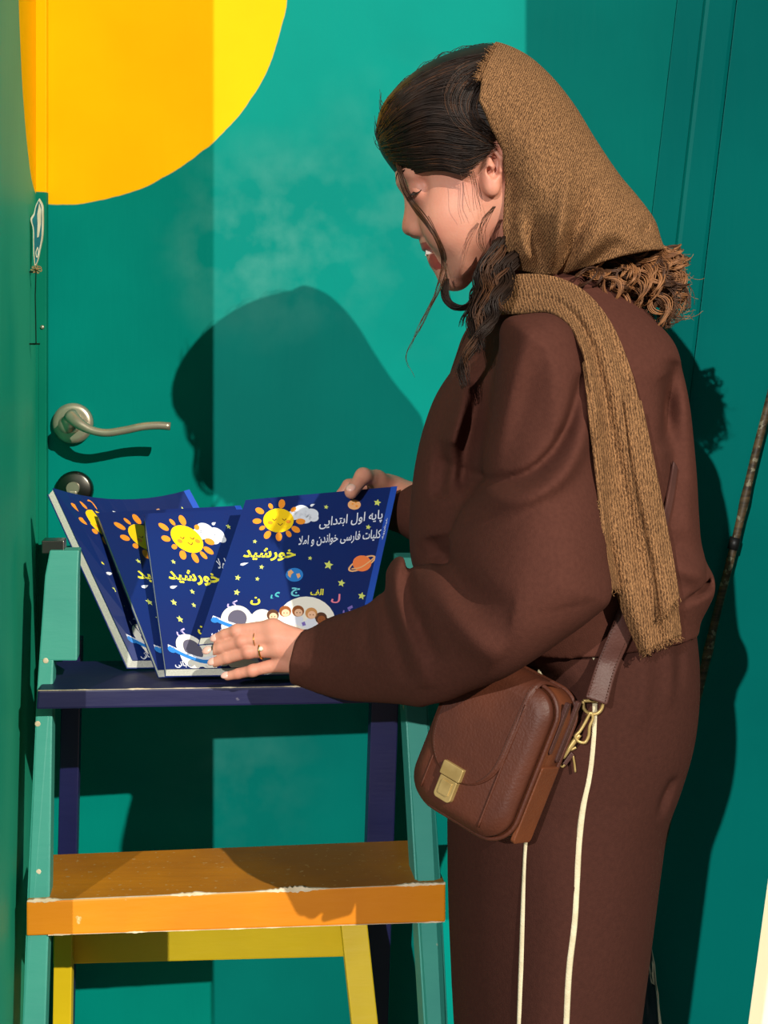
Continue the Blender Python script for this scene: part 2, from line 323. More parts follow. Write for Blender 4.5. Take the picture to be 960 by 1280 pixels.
def ell(x, y, rx, ry, mt, ly, rot=0, n=28, wob=0):
    r = math.radians(rot); pts = []
    for k in range(n):
        a = 2*math.pi*k/n; q = 1+wob*math.sin(3*a+1); u, v = rx*q*math.cos(a), ry*q*math.sin(a)
        pts.append((x+u*math.cos(r)-v*math.sin(r), y+u*math.sin(r)+v*math.cos(r)))
    poly(pts, mt, ly)
def starp(x, y, r, mt, ly, n=5, rot=.2):
    poly([(x+(r if k%2 == 0 else r*.48)*math.sin(rot+math.pi*k/n), y-(r if k%2 == 0 else r*.48)*math.cos(rot+math.pi*k/n)) for k in range(2*n)], mt, ly)
def band(pts, w, mt, ly):
    p = spl(pts, 16); t = np.gradient(p, axis=0); nn = np.c_[-t[:,1], t[:,0]]/np.linalg.norm(t, axis=1)[:, None]*w/2
    v = [st_of(*q) for q in np.r_[p+nn, p-nn]]; design.append((v, [(i, i+1, 17+i, 16+i) for i in range(15)], ci[mt], ly))
def text(s, xa, ya, xb, yb, h, mt, ly, bold=0):      # baseline ends in photo pixels, h letter height
    v, f, w, hh = glyphs(s, bold); a = np.array((xa,ya)); b = np.array((xb,yb)); u = (b-a)/w; k = np.linalg.norm(u); n = np.array((.12,-1.))*h/hh
    design.append(([st_of(*((a+b)/2+u*q[0]+n*q[1])) for q in v], f, ci[mt], ly))
# sun, cloud, moon
for x, y, r in ((378,650,9),(386,645,9),(374,641,10),(389,650,6),(365,646,8)): ell(x, y, r, r*.82, 'white', 1)
ang = [(-4,27,8),(42,25,5.5),(80,26,8.5),(112,24,5.5),(146,27,8),(182,26,7.5),(210,23,5.5),(238,26,8),(270,25,8),(300,24,6.5),(326,25,8)]
for a, r, l in ang:
    c, s = math.cos(math.radians(a)), math.sin(math.radians(a)); ell(346+r*c, 653-r*.86*s, l*.72, l*.48, 'orange', 2, -a, 16)
ell(346,653,18.5,16,'yellow',3)
for x in (341,353): band([(x-2.5,651),(x,653),(x+2.5,651)], .9, 'ink', 4)
band([(345,657),(348,659.5),(351,657)], .9, 'ink', 4); ell(336,656,3,2.2,'orange',4); ell(358,655,3,2.2,'orange',4)
ell(439,633,8,6.6,'peach',1); ell(437,632,1.2,1,'orange',2); ell(442,635,1.6,1.2,'orange',2); ell(441,630,1,.8,'orange',2)
for x, y, r in ((498,143,2.6),(750,122,4),(703,250,3),(147,322,2.4),(415,408,2.4),(505,443,5),(178,453,2.6),(62,507,3.2),(157,513,2.4),(735,493,3),(568,533,4),(57,580,3.4),(668,595,4)):
    starp(*zz(x,y), r*1.2, 'star', 1)
for x, y, l in ((432,133,3),(772,330,3.6),(95,438,5)):
    X, Y = zz(x,y); poly([(X-l,Y+1.4),(X-l*.4,Y+2),(X+l*.2,Y+.8),(X+l,Y-1.8),(X-l*.2,Y-1.6),(X-l*.9,Y-.6)], 'white', 1)
text('پایه اول ابتدایی', *zz(463,233), *zz(775,192), 17, 'white', 1, .012)
text('کلیات فارسی خواندن و املا', *zz(360,325), *zz(765,290), 15, 'white', 1, .016)
text('خورشید', *zz(90,386), *zz(345,391), 16.5, 'lemon', 1, .032)
# saturn, earth
X, Y = zz(670,435); ell(X, Y, 19, 6.6, 'peach', 1, -27); ell(X, Y, 16.5, 4.6, 'navy', 2, -27); ell(X, Y, 11.5, 10, 'planet', 3); band([(X-13,Y+7),(X-3,Y+5.5),(X+9,Y-2),(X+15,Y-7)], 1.6, 'peach', 4)
X, Y = zz(338,492); ell(X, Y, 10.6, 8.6, 'blue', 1); poly([(X-8,Y-4),(X-4,Y-6.5),(X-1,Y-3),(X-4,Y),(X-5,Y+4),(X-8,Y+1)], 'peach', 2); poly([(X+2,Y-1),(X+6,Y-2),(X+7.5,Y+2),(X+4,Y+5)], 'peach', 2)
for s, x, y, w, c, h in (('ک',35,637,12,'lilac',10),('ن',147,622,12,'lemon',10),('ی',243,597,11,'teal',10),('ج',343,577,11,'cyan',11),('الف',448,577,16,'lemon',8),('ل',540,608,11,'pink',11),('گ',600,662,12,'purple',11)):
    X, Y = zz(x,y); text(s, X-w/2, Y, X+w/2, Y, h, c, 1, .03)
# dome of children on clouds, ringed planet, author line
ell(*zz(395,735), 37, 34, 'cream', 1)
for x, y, r in ((180,715,14),(110,735,14),(545,760,12),(250,735,12),(30,745,12)): ell(*zz(x,y), r, r*.95, 'cream', 1)
for x, y, hr, sk in ((232,690,'hair2','skin'),(292,672,'hair1','skin'),(355,670,'hair1','skin'),(420,680,'hair3','skin'),(468,702,'hair2','hair1'),(490,728,'hair2','skin')):
    X, Y = zz(x,y); ell(X, Y, 7.4, 6.8, hr, 2); ell(X+.6, Y+2, 5, 4.6, sk, 3); ell(X, Y+10, 6.5, 5, 'white' if hr != 'hair2' else 'red', 2)
    ell(X-1.4, Y+2, .7, .7, 'ink', 4, n=8); ell(X+2.4, Y+2, .7, .7, 'ink', 4, n=8)
poly([zz(330,730),zz(400,715),zz(470,735),zz(400,760)], 'white', 4); poly([zz(372,726),zz(388,720),zz(394,738),zz(378,742)], 'purple', 5)
X, Y = 294, 778; ell(X, Y, 19, 17, 'cream', 2); ell(X+1, Y-1, 11.5, 10.5, 'grey', 3); band([(X-29,Y-3),(X-10,Y+4),(X+8,Y+8),(X+24,Y+5)], 3, 'white', 4); band([(X-29,Y-1),(X-10,Y+7),(X+8,Y+11),(X+22,Y+10)], 4, 'blue', 5); ell(X-26, Y+1, 5, 3.4, 'blue', 4)
text('هانیه آسیابانی', 264, 794, 318, 790, 8, 'white', 1, .02)
def booklet(label, TL, TR, BL, BR, sag=0, skew=.008, skt=.030, th=.009, group='identical navy sun booklets fanned out on the shelf'):
    t_ = thing('booklet', label, 'booklet', group=group)
    c = [np.array(P(*q)) for q in (TL, TR, BL, BR)]
    nrm = np.cross(c[1]-c[0], c[2]-c[0]); nrm /= np.linalg.norm(nrm)
    if nrm[1] > 0: nrm = -nrm           # towards the reader
    dn = (c[2]-c[0])/np.linalg.norm(c[2]-c[0])
    def pos(s, t, dep=0):
        if dep < 0: s, t = s+skew*dep/th, t-skt*dep/th
        p = (1-s)*(1-t)*c[0]+s*(1-t)*c[1]+(1-s)*t*c[2]+s*t*c[3]
        b = sag*4*s*(1-s)*(1-.75*t); return p-nrm*b+dn*b*.45+nrm*dep
    N = 10
    def slab(bm, s0, s1, t0, t1, d0, d1, mi=0):
        g = [[[bm.verts.new(pos(s0+(s1-s0)*i/N, t0+(t1-t0)*j/4, d)) for j in range(5)] for i in range(N+1)] for d in (d0, d1)]
        fs = []
        for i in range(N):
            for j in range(4):
                for k in (0,1): fs.append(bm.faces.new([g[k][i][j], g[k][i+1][j], g[k][i+1][j+1], g[k][i][j+1]]))
            for j in (0,4): fs.append(bm.faces.new([g[0][i][j], g[0][i+1][j], g[1][i+1][j], g[1][i][j]]))
        for j in range(4):
            for i in (0,N): fs.append(bm.faces.new([g[0][i][j], g[0][i][j+1], g[1][i][j+1], g[1][i][j]]))
        for f in fs: f.material_index = mi
    bm = bmesh.new(); slab(bm, 0,1,0,1,-.0006,0)
    bmesh.ops.recalc_face_normals(bm, faces=bm.faces)
    for v, f, mi, ly in design:
        w = [bm.verts.new(pos(s, t, .00012*ly)) if -.0 <= s <= 1 and t <= 1.0 else bm.verts.new(pos(min(max(s,0.001),.999), min(t,.999), .00012*ly)) for s, t in v]
        for q in f:
            try: fa = bm.faces.new([w[i] for i in q]); fa.material_index = mi
            except ValueError: pass
    cv = obj('front_cover', bm, mats_c, t_, normals=False)
    bm = bmesh.new(); slab(bm, .006,.992,.004,.996,-th+.0006,-.0007); obj('pages', bm, mat_pages, t_)
    bm = bmesh.new(); slab(bm, 0,1,0,1,-th,-th+.0005); obj('back_cover', bm, mats_c[0], t_)
    bm = bmesh.new(); slab(bm, .994,1.004,0,1,-th,.0003); 
    slab(bm, .962,1.0,0,1,.0001,.0004); sp = obj('spine', bm, mat_spine, t_); sp['label'] = 'bright blue spine strip'
    bm = bmesh.new()
    v, f, w, hh = glyphs('خورشید', .02); vs = [bm.verts.new(pos(.981-q[1]/hh*.016, .32+q[0]/w*.16, .0006)) for q in v]
    for q in f: bm.faces.new([vs[i] for i in q])
    for p in bm.faces: p.material_index = 0
    obj('spine_title', bm, mats_c[ci['white']], sp)
    return t_
booklet('navy sun booklet at the back, leftmost of the fan, curled with pale page edges', (66,610,.268), (236,612,.335), (166,825,.190), (346,814,.238), sag=.016, skew=.050, skt=.034)
booklet('navy sun booklet second from the left, overlapping the curled one', (121,641,.270), (300,632,.308), (197,837,.148), (392,828,.174))
booklet('navy sun booklet third from the left, standing just behind the front one', (180,642,.243), (362,634,.275), (207,836,.128), (402,833,.150))
booklet('frontmost navy sun booklet with its whole cover showing, held by both hands', (307,625,.222), (496,608,.245), (250,797,.112), (458,781,.136))
# ------------------------------------------------------------------ solid modelling on a grid
import openvdb
def pw(pts, Y):                         # photo outline -> (x,z) at depth Y (number or per-point list)
    Ys = Y if isinstance(Y, (list, tuple, np.ndarray)) else [Y]*len(pts)
    return np.array([(P(a[0], a[1], y).x, P(a[0], a[1], y).z) for a, y in zip(pts, Ys)])
def smooth_closed(pts, n=160):
    p = np.array(pts, float); k = len(p); q = spl(np.r_[p[-3:], p, p[:3]], int(n*(k+5)/k)); 
    d = np.r_[0, np.cumsum(np.linalg.norm(np.diff(np.r_[p[-3:], p, p[:3]], axis=0), axis=1))]
    t = np.linspace(0, d[-1], len(q)); return q[(t >= d[3]) & (t < d[3+k])]
def sdpoly(X, Z, poly):                 # signed distance, positive inside
    dm = np.full(np.broadcast(X, Z).shape, 1e9); ins = np.zeros(dm.shape, bool); n = len(poly)
    for i in range(n):
        ax, az = poly[i]; bx, bz = poly[(i+1)%n]; ex, ez = bx-ax, bz-az
        t = np.clip(((X-ax)*ex+(Z-az)*ez)/(ex*ex+ez*ez+1e-14), 0, 1); dm = np.minimum(dm, (X-ax-t*ex)**2+(Z-az-t*ez)**2)
        if ez != 0: ins ^= ((az > Z) != (bz > Z)) & (X < ex*(Z-az)/ez+ax)
    return np.where(ins, 1, -1)*np.sqrt(dm)
def sdline(X, Z, pts):                  # signed distance to open line (positive on its left), and position 0..1 along it
    p = np.array(pts); L = np.r_[0, np.cumsum(np.linalg.norm(np.diff(p, axis=0), axis=1))]; best = np.full(np.broadcast(X, Z).shape, 1e9); sg = np.ones(best.shape); tt = np.zeros(best.shape)
    for i in range(len(p)-1):
        ax, az = p[i]; ex, ez = p[i+1]-p[i]; l2 = ex*ex+ez*ez+1e-14; t = np.clip(((X-ax)*ex+(Z-az)*ez)/l2, 0, 1)
        d = np.hypot(X-ax-t*ex, Z-az-t*ez); m = d < best; best = np.where(m, d, best)
        sg = np.where(m, np.sign(ex*(Z-az)-ez*(X-ax)), sg); tt = np.where(m, (L[i]+t*math.sqrt(l2))/L[-1], tt)
    return best*sg, tt
class Grid:
    def __init__(s, ax, ay, az):
        s.a = [np.asarray(v, np.float32) for v in (ax, ay, az)]; s.f = np.full([len(v) for v in s.a], .05, np.float32)
    def sl(s, lo, hi):
        r = [slice(max(0, np.searchsorted(v, l)-1), np.searchsorted(v, h)+1) for v, l, h in zip(s.a, lo, hi)]
        X = s.a[0][r[0]][:,None,None]; Y = s.a[1][r[1]][None,:,None]; Z = s.a[2][r[2]][None,None,:]; return tuple(r), X, Y, Z
    def put(s, r, v, k, op):
        a = s.f[r]
        if op == 'sub': v = -v; h = np.maximum(k-np.abs(a-v), 0)/max(k,1e-6); s.f[r] = np.maximum(a, v)+h*h*k/4
        else: h = np.maximum(k-np.abs(a-v), 0)/max(k,1e-6); s.f[r] = np.minimum(a, v)-h*h*k/4
    def cap(s, pts, rad, k=.006, op='add', sc=(1,1,1)):     # chain of tapered capsules
        pts = [np.array(p, float) for p in pts]
        for i in range(len(pts)-1):
            a, b, ra, rb = pts[i], pts[i+1], rad[i], rad[i+1]; m = max(ra, rb)+k+.006
            r, X, Y, Z = s.sl(np.minimum(a,b)-m, np.maximum(a,b)+m); e = b-a
            t = np.clip(((X-a[0])*e[0]+(Y-a[1])*e[1]+(Z-a[2])*e[2])/(e@e+1e-12), 0, 1)
            s.put(r, np.sqrt((X-a[0]-t*e[0])**2+(Y-a[1]-t*e[1])**2+(Z-a[2]-t*e[2])**2)-(ra+(rb-ra)*t), k, op)
    def ell(s, c, rad, k=.006, op='add', rot=0):            # rot tilts the ellipsoid in the picture plane, degrees
        m = max(rad)+k+.006; r, X, Y, Z = s.sl([v-m for v in c], [v+m for v in c]); q = math.radians(rot)
        u = (X-c[0])*math.cos(q)+(Z-c[2])*math.sin(q); w = -(X-c[0])*math.sin(q)+(Z-c[2])*math.cos(q); v = Y-c[1]
        k0 = np.sqrt((u/rad[0])**2+(v/rad[1])**2+(w/rad[2])**2); k1 = np.sqrt((u/rad[0]**2)**2+(v/rad[1]**2)**2+(w/rad[2]**2)**2)+1e-9
        s.put(r, k0*(k0-1)/k1, k, op)
    def infl_val(s, X, Y, Z, poly, yc, Wd, R):              # outline swollen to half-depth Wd with rim radius R
        x2, z2 = X[:,0,:], Z[:,0,:]; d = sdpoly(x2, z2, poly)
        ycv = yc(x2, z2) if callable(yc) else yc; wv = Wd(x2, z2) if callable(Wd) else Wd
        q = np.maximum(R-d, 0)/R; q, ycv, wv = [np.broadcast_to(np.asarray(v, np.float32), d.shape)[:,None,:] for v in (q, ycv, wv)]
        return (np.sqrt(q*q+((Y-ycv)/wv)**2)-1)*np.minimum(R, wv)*.8
    def infl(s, poly, yc, Wd, R, k=.01, op='add', clip=None):
        m = .02+k; y0 = yc if not callable(yc) else 0; w0 = Wd if not callable(Wd) else .1
        lo = (poly[:,0].min()-m, (y0-w0-m) if not callable(yc) else -9, poly[:,1].min()-m); hi = (poly[:,0].max()+m, (y0+w0+m) if not callable(yc) else 9, poly[:,1].max()+m)
        r, X, Y, Z = s.sl(lo, hi); v = s.infl_val(X, Y, Z, poly, yc, Wd, R)
        if clip is not None: v = np.maximum(v, -sdpoly(X[:,0,:], Z[:,0,:], clip).astype(np.float32)[:,None,:])
        s.put(r, v, k, op)
    def mesh(s):
        g = openvdb.FloatGrid(.05); g.copyFromArray(np.ascontiguousarray(s.f)); v, q = g.convertToQuads(0.0)
        v = np.asarray(v, float); v = np.c_[tuple(np.interp(v[:,i], np.arange(len(s.a[i])), s.a[i]) for i in range(3))]; return v, np.asarray(q)
    def sample(s, p):
        i = [np.clip(np.interp(p[:,k], s.a[k], np.arange(len(s.a[k]))), 0, len(s.a[k])-1.001) for k in range(3)]; b = [v.astype(int) for v in i]; t = [v-w for v, w in zip(i, b)]; o = 0
        for dx in (0,1):
            for dy in (0,1):
                for dz in (0,1):
                    o = o+s.f[b[0]+dx, b[1]+dy, b[2]+dz]*abs(1-dx-t[0])*abs(1-dy-t[1])*abs(1-dz-t[2])
        lo = [v[0] for v in s.a]; hi = [v[-1] for v in s.a]
        return np.where(np.all((p >= lo) & (p <= hi), axis=1), o, .05)
    def hit(s, px, py, miss=None, y0=-.32, y1=.34, n=330):   # depth where the line of sight meets the solid
        Y = np.linspace(y0, y1, n); p = np.array([tuple(P(px, py, y)) for y in Y]); f = s.sample(p); w = np.where(f < 0)[0]
        return Y[w[0]] if len(w) else miss
def gmesh(name, G, mats, parent, smooth_n=0, clean=True):
    v, q = G.mesh(); me = bpy.data.meshes.new(name); me.from_pydata(v.tolist(), [], q.tolist()); me.update()
    bm = bmesh.new(); bm.from_mesh(me)
    if clean:                            # keep the one connected body
        seen = set(); best = []
        for v0 in bm.verts:
            if v0 in seen: continue
            st_ = [v0]; comp = []; seen.add(v0)
            while st_:
                a = st_.pop(); comp.append(a)
                for e in a.link_edges:
                    b = e.other_vert(a)
                    if b not in seen: seen.add(b); st_.append(b)
            if len(comp) > len(best): best = comp
        keep = set(best); bmesh.ops.delete(bm, geom=[x for x in bm.verts if x not in keep], context='VERTS')
    for _ in range(smooth_n): bmesh.ops.smooth_vert(bm, verts=bm.verts, factor=.5, use_axis_x=True, use_axis_y=True, use_axis_z=True)
    bmesh.ops.recalc_face_normals(bm, faces=bm.faces); bm.to_mesh(me); bm.free(); return link(name, me, mats, parent, True)
def rngs(*seg):                          # axis with steps: (start, end, step), ...
    o = []
    for a, b, h in seg: o += list(np.arange(a, b-1e-6, h))
    return np.array(o+[seg[-1][1]])

# ------------------------------------------------------------------ the woman: skin
YH = .02
who = thing('person', 'woman in brown sweatsuit and tan headscarf looking down at the booklets she holds', 'person')
m_skin = M('skin', (208,146,122), .5, (198,128,106), 28, bump=.08, bscale=350, sss=.12, spec=.35, contrast=(.4,.75)); m_lip = M('lips', (176,78,66), .4, (160,66,58), 60, spec=.5)
def p3(px, py, Y): return np.array(tuple(P(px, py, Y)))
xa = lambda px, Y: P(px, 0, Y).x
za = lambda py, Y: P(0, py, Y).z
B = Grid(rngs((-.19,-.075,.0013), (-.075,.0,.0018), (.0,.118,.0012), (.118,.26,.004)), rngs((-.22,-.08,.004), (-.08,.125,.0015), (.125,.2,.003), (.2,.32,.0016)),
         rngs((.90,.99,.0014), (.99,1.08,.005), (1.08,1.17,.0016), (1.17,1.34,.004), (1.34,1.53,.0012), (1.53,1.63,.003)))
face = smooth_closed(pw([(492,205),(497,221),(508,237),(520,252),(531,268),(537,285),(539,300),(541,313),(546,328),(551,342),(557,351),(566,357.5),(577,358),(590,350),(604,332),(622,322),(660,315),(694,280),(706,225),(704,168),(682,124),(640,98),(590,88),(540,98),(505,130),(490,165),(489,188)], YH), 200)
B.infl(face, YH, .071, .068, 0)
B.infl(smooth_closed(pw([(501,229),(508.5,245),(507,256),(504.5,270),(502.5,281),(503,288),(507,293),(514,295.5),(524,297),(536,300),(552,292),(548,268),(534,246),(520,234)], YH), 80), YH, .0175, .014, .016)
B.ell(p3(556,316,YH), (.0185,.021,.022), .012)
for s in (-1, 1):
    B.ell(p3(520.5,289.5,YH)+np.array((0,s*.0125,0)), (.0075,.0062,.0058), .005)
    B.ell(p3(516,240,YH)+np.array((0,s*.040,0)), (.014,.016,.010), .014, 'sub', -30)
    B.ell(p3(524.5,243,YH)+np.array((0,s*.030,0)), (.0115,.0122,.0105), .005)
    B.ell(p3(558,280,YH)+np.array((0,s*.043,0)), (.024,.018,.026), .03)
    B.ell(p3(516,226,YH)+np.array((0,s*.026,0)), (.009,.018,.006), .014, 'add', -30)
    B.ell(p3(513.5,296,YH)+np.array((0,s*.0058,0)), (.0048,.003,.0022), .002, 'sub', 10)
    e = p3(611,221,YH)+np.array((0,s*.073,0))              # ear: shell, rim, bowl, lobe
    B.ell(e, (.0115,.0085,.027), .006, 'add', -14); B.ell(e+np.array((.002,s*.0065,.004)), (.0065,.006,.017), .003, 'sub', -14)
    B.cap([e+np.array((-.006,s*.004,-.006)), e+np.array((-.004,s*.006,.0)), e+np.array((-.005,s*.004,.008))], (.003,.004,.002), .003)
    B.cap([e+np.array((.006,s*.006,-.004)), e+np.array((.006,s*.008,.008)), e+np.array((-.002,s*.007,.019))], (.002,.0025,.002), .003)
    B.ell(e+np.array((-.0055,s*.006,-.004)), (.0022,.006,.0042), .002, 'sub')
    B.ell(e+np.array((-.002,s*.003,-.021)), (.0075,.005,.0085), .004)
B.infl(smooth_closed(pw([(525,301),(526.5,308),(528.5,313.5),(533,315.5),(541,314),(550,312),(556,306),(548,300),(535,297)], YH), 60), YH, .023, .010, .004)
B.infl(smooth_closed(pw([(543,321),(540.5,326),(541.5,332),(546,336),(553,335),(560,328),(558,320),(550,319)], YH), 60), YH, .020, .009, .004)
B.infl(smooth_closed(pw([(526,314.6),(534,317.5),(541,318.5),(552,317),(556,315),(550,313.6),(540,315)], YH), 40), YH, .021, .0035, .002, 'sub')
B.ell(p3(566,349,YH), (.012,.016,.010), .014)
B.cap([p3(655,270,YH), p3(682,350,YH), p3(700,430,YH)], (.054,.05,.058), .02)
# trunk and arms inside the clothes
B.cap([p3(700,420,YH), p3(690,600,YH), p3(690,740,YH)], (.07,.11,.10), .03)
NW = [(690,470,-.085), (690,700,-.13), (520,802,-.04), (430,826,.040), (392,824,.066)]
B.cap([p3(*q) for q in NW], (.038,.034,.030,.024,.023), .02)
FW = [(640,470,.12), (588,630,.20), (530,638,.262), (494,618,.288)]
B.cap([p3(*q) for q in FW], (.05,.04,.027,.022), .02)
# near hand: four fingers laid over the lower corners of the booklets, thumb tucked under them
FN = [[(271,798,.104),(281,793.5,.100),(296,788.5,.094),(341,785,.083)], [(261.5,814,.104),(277,809,.098),(303,801.5,.088),(345,797,.078)],
      [(268,828,.102),(285,822,.095),(311,814.5,.084),(349,811,.076)], [(284.5,845,.094),(298,842,.090),(316,838,.084),(354,829,.078)]]
RN = [(.0056,.0063,.0070,.0092), (.0058,.0066,.0075,.0095), (.0056,.0064,.0072,.0092), (.005,.0057,.0064,.0082)]
for i, (f, r) in enumerate(zip(FN, RN)):
    B.cap([p3(*q) for q in f], r, .0022)
for i, (f, r) in enumerate(zip(FN, RN)):
    B.cap([p3(*f[3]), p3(392, 808+i*8, .070)], (r[3], .0135), .007)
    B.ell(p3(*f[2])+np.array((0,-.0012,0)), (r[2]*1.02,)*3, .003)
B.cap([p3(385,806,.078), p3(360,796,.098), p3(338,798,.109), p3(320,803,.110)], (.012,.0100,.0084,.007), .004)
# far hand: thumb over the top edge of the front booklet, fingers behind it
FT = [(492,614,.286), (471,600,.262), (454,595,.236), (439,615,.2165)]
B.cap([p3(*q) for q in FT], (.015,.0115,.0092,.0082), .006)
for pts in ([(488,612,.296),(458,604,.292),(436,607,.287),(420,626,.282)], [(490,622,.300),(462,620,.301),(438,630,.297),(428,648,.291)], [(492,630,.302),(466,634,.304),(446,648,.299),(438,664,.293)], [(494,638,.302),(474,648,.303),(458,662,.298),(452,676,.293)]):
    B.cap([p3(*q) for q in pts], (.012,.0088,.0078,.0066), .004)
B.cap([p3(480,606,.292), p3(490,620,.292)], (.013,.017), .012)
body = gmesh('body', B, [m_skin, m_lip], who, 1)
me = body.data; cen = np.empty(len(me.polygons)*3); me.polygons.foreach_get('center', cen); cen = cen.reshape(-1, 3)
mi = np.zeros(len(cen), int); nearf = np.abs(cen[:,1]-YH) < .024
for lp in ([(522,304.5),(526,310),(527,318),(545,318),(556,313.5),(550,308.5),(538,305)], [(537,319),(535,330),(544,338.5),(553,337),(560,322),(557,315.5),(545,318)]):
    mi[nearf & (sdpoly(cen[:,0], cen[:,2], pw(lp, YH)) > 0)] = 1
me.polygons.foreach_set('material_index', mi)
bm = bmesh.new()
for s in (-1, 1):
    for k in range(5):
        q = p3(533.5+k*3.6, 315.6-.15*k, YH); box(bm, (q[0]-.0014, YH+s*(.0155-.0013*(4-k))-.0022, q[2]-.003), (q[0]+.0018, YH+s*(.0155-.0013*(4-k))+.0022, q[2]+.0016), .0005)
obj('teeth', bm, M('teeth', (236,228,214), .3), body)
m_nail = M('fingernail', (238,184,168), .25, spec=.6, coat=.4)
for f, r in list(zip(FN, RN)):
    t, d = p3(*f[0]), p3(*f[1]); ax = Vector(t-d).normalized(); up = Vector((0,-.80,.60)); up = (up-ax*up.dot(ax)).normalized(); sd = ax.cross(up); b = bmesh.new()
    bmesh.ops.create_uvsphere(b, u_segments=16, v_segments=10, radius=1); c = Vector(t)+ax*.0008+up*(r[0]*.62)
    for v in b.verts: q = v.co.copy(); v.co = c+ax*q.x*.0062+sd*q.y*r[0]*.80+up*q.z*r[0]*.46
    obj('fingernail', b, m_nail, body, True)
t, d = p3(*FT[3]), p3(*FT[2]); ax = Vector(t-d).normalized(); up = Vector((-.35,-.85,.35)); up = (up-ax*up.dot(ax)).normalized(); sd = ax.cross(up); b = bmesh.new()
bmesh.ops.create_uvsphere(b, u_segments=16, v_segments=10, radius=1)
for v in b.verts: q = v.co.copy(); v.co = Vector(t)-ax*.0012+up*.0056+ax*q.x*.0068+sd*q.y*.0060+up*q.z*.0034
obj('fingernail', b, m_nail, body, True)
# rings
m_gold = M('gold', (226,176,84), .2, metal=1); m_pearl = M('pearl', (240,226,200), .2, coat=.5)
def ring(a, b, f, rad, wire, name, lab):
    a, b = Vector(p3(*a)), Vector(p3(*b)); c = a.lerp(b, f); ax = (b-a).normalized(); u = ax.orthogonal().normalized(); v = ax.cross(u); bm = bmesh.new()
    pts = [c+(u*math.cos(k*math.pi/16)+v*math.sin(k*math.pi/16))*rad for k in range(33)]; tube(bm, pts, wire, 8, False); o = obj(name, bm, m_gold, who, True); o['label'] = lab; return c, ax
c, ax = ring(FN[2][2], FN[2][3], .42, .0088, .0010, 'ring', 'gold ring with a small pearl on the ring finger')
bm = bmesh.new(); bmesh.ops.create_uvsphere(bm, u_segments=16, v_segments=10, radius=.0026)
for v in bm.verts: v.co += c+Vector((0,-.0088,.0035))
obj('pearl', bm, m_pearl, bpy.data.objects['ring'], True)
ring(FN[1][2], FN[1][3], .42, .0089, .0005, 'ring', 'thin plain gold ring on the middle finger')
# brow and lashes
m_hair = M('dark_hair', (40,26,18), .5, (26,17,12), 60, spec=.25); m_hair2 = M('brown_hair', (84,54,34), .5, (58,36,24), 60, spec=.25); m_curl = M('curly_hair', (156,106,66), .5, (108,70,44), 90, spec=.3)
bm = bmesh.new()
for s in (-1, 1):
    for k in range(26):
        f = k/25; px, py = 498+18*f, 226-5*f-5*math.sin(f*3); yy = s*(.007+.030*f); q = p3(px+3, py, YH); 
        yb_ = YH+yy; xs = np.linspace(q[0]-.03, q[0]+.03, 90); hitx = xs[np.argmax(B.sample(np.c_[xs, np.full(90, yb_), np.full(90, q[2])]) < 0)]
        a = Vector((hitx-.0006, yb_, q[2])); tube(bm, [a, a+Vector((.001+.002*f, s*.003, .0022+.001*random.random())), a+Vector((.004+.003*f, s*.007, .003-.002*f))], [.0006,.0005,.0002], 5)
obj('eyebrow', bm, m_hair, who, True)
for s in (-1, 1):
    bm = bmesh.new()
    for k in range(17):
        f = k/16; px, py = 516+9.5*f, 245.5-2*f+2*math.sin(f*3.1); q = p3(px, py, YH); ys = np.linspace(YH+s*.075, YH, 90); hy = ys[np.argmax(B.sample(np.c_[np.full(90,q[0]), ys, np.full(90,q[2])]) < 0)]
        a = Vector((q[0], hy, q[2])); tube(bm, [a-Vector((0,-s*.0002,0)), a+Vector((-.0022, s*.0016, -.0022)), a+Vector((-.0052, s*.0022, -.0034))], [.0006,.0004,.0001], 5)
    obj('eyelashes', bm, m_hair, who, True)
# ------------------------------------------------------------------ hair
HB = smooth_closed(pw([(499,222),(487,207),(475,188),(470,162),(478,132),(500,106),(535,80),(575,64),(618,57),(665,76),(712,115),(738,165),(735,230),(700,290),(640,330),(570,330),(525,270)], YH), 160)
HC = pw([(502,221),(494,219),(486,212),(470,190),(460,160),(470,120),(500,95),(560,55),(640,40),(640,66),(622,100),(612,148),(618,180),(612,184),(607,182),(602,196),(595,208),(584,221),(575,218),(566,211),(540,213),(520,217)], YH)
WH, RH = .088, .086
G = Grid(np.arange(xa(462,YH), xa(700,YH), .0018), np.arange(YH-.10, YH+.10, .0018), np.arange(za(340,YH), za(46,YH), .0018))
G.infl(HB, YH, WH, RH, 0, clip=HC)
hair = gmesh('hair', G, m_hair, who, 2)
_hx, _hy = np.arange(455, 700, 2.), np.arange(40, 350, 2.); _HY = np.full((len(_hx), len(_hy)), YH-.05)
for _ in range(4):
    _d = (_HY-CAMY)/F; _q = np.clip((RH-sdpoly((_hx[:,None]-480)*_d, H+(450-_hy[None,:])*_d, HB))/RH, 0, 1); _HY = YH-WH*np.sqrt(np.maximum(1-_q*_q, 0))
def hairY(px, py): return float(_HY[int(np.clip((px-455)/2, 0, len(_hx)-1)), int(np.clip((py-40)/2, 0, len(_hy)-1))])
guides = [np.array(g, float) for g in (
    [(473,172),(478,142),(500,112),(545,82),(624,60)], [(472,168),(482,140),(508,112),(552,88),(622,70)], [(473,164),(492,138),(528,112),(570,98),(622,90)], [(474,172),(496,152),(536,134),(572,138),(616,150)],
    [(476,182),(500,172),(540,160),(576,166),(620,176)], [(480,190),(508,186),(548,182),(580,186),(618,184)], [(486,198),(515,199),(552,198),(582,202),(612,190)], [(494,207),(522,209),(556,207),(580,213),(600,202)], [(500,216),(524,214),(552,211),(572,215),(588,220)])]
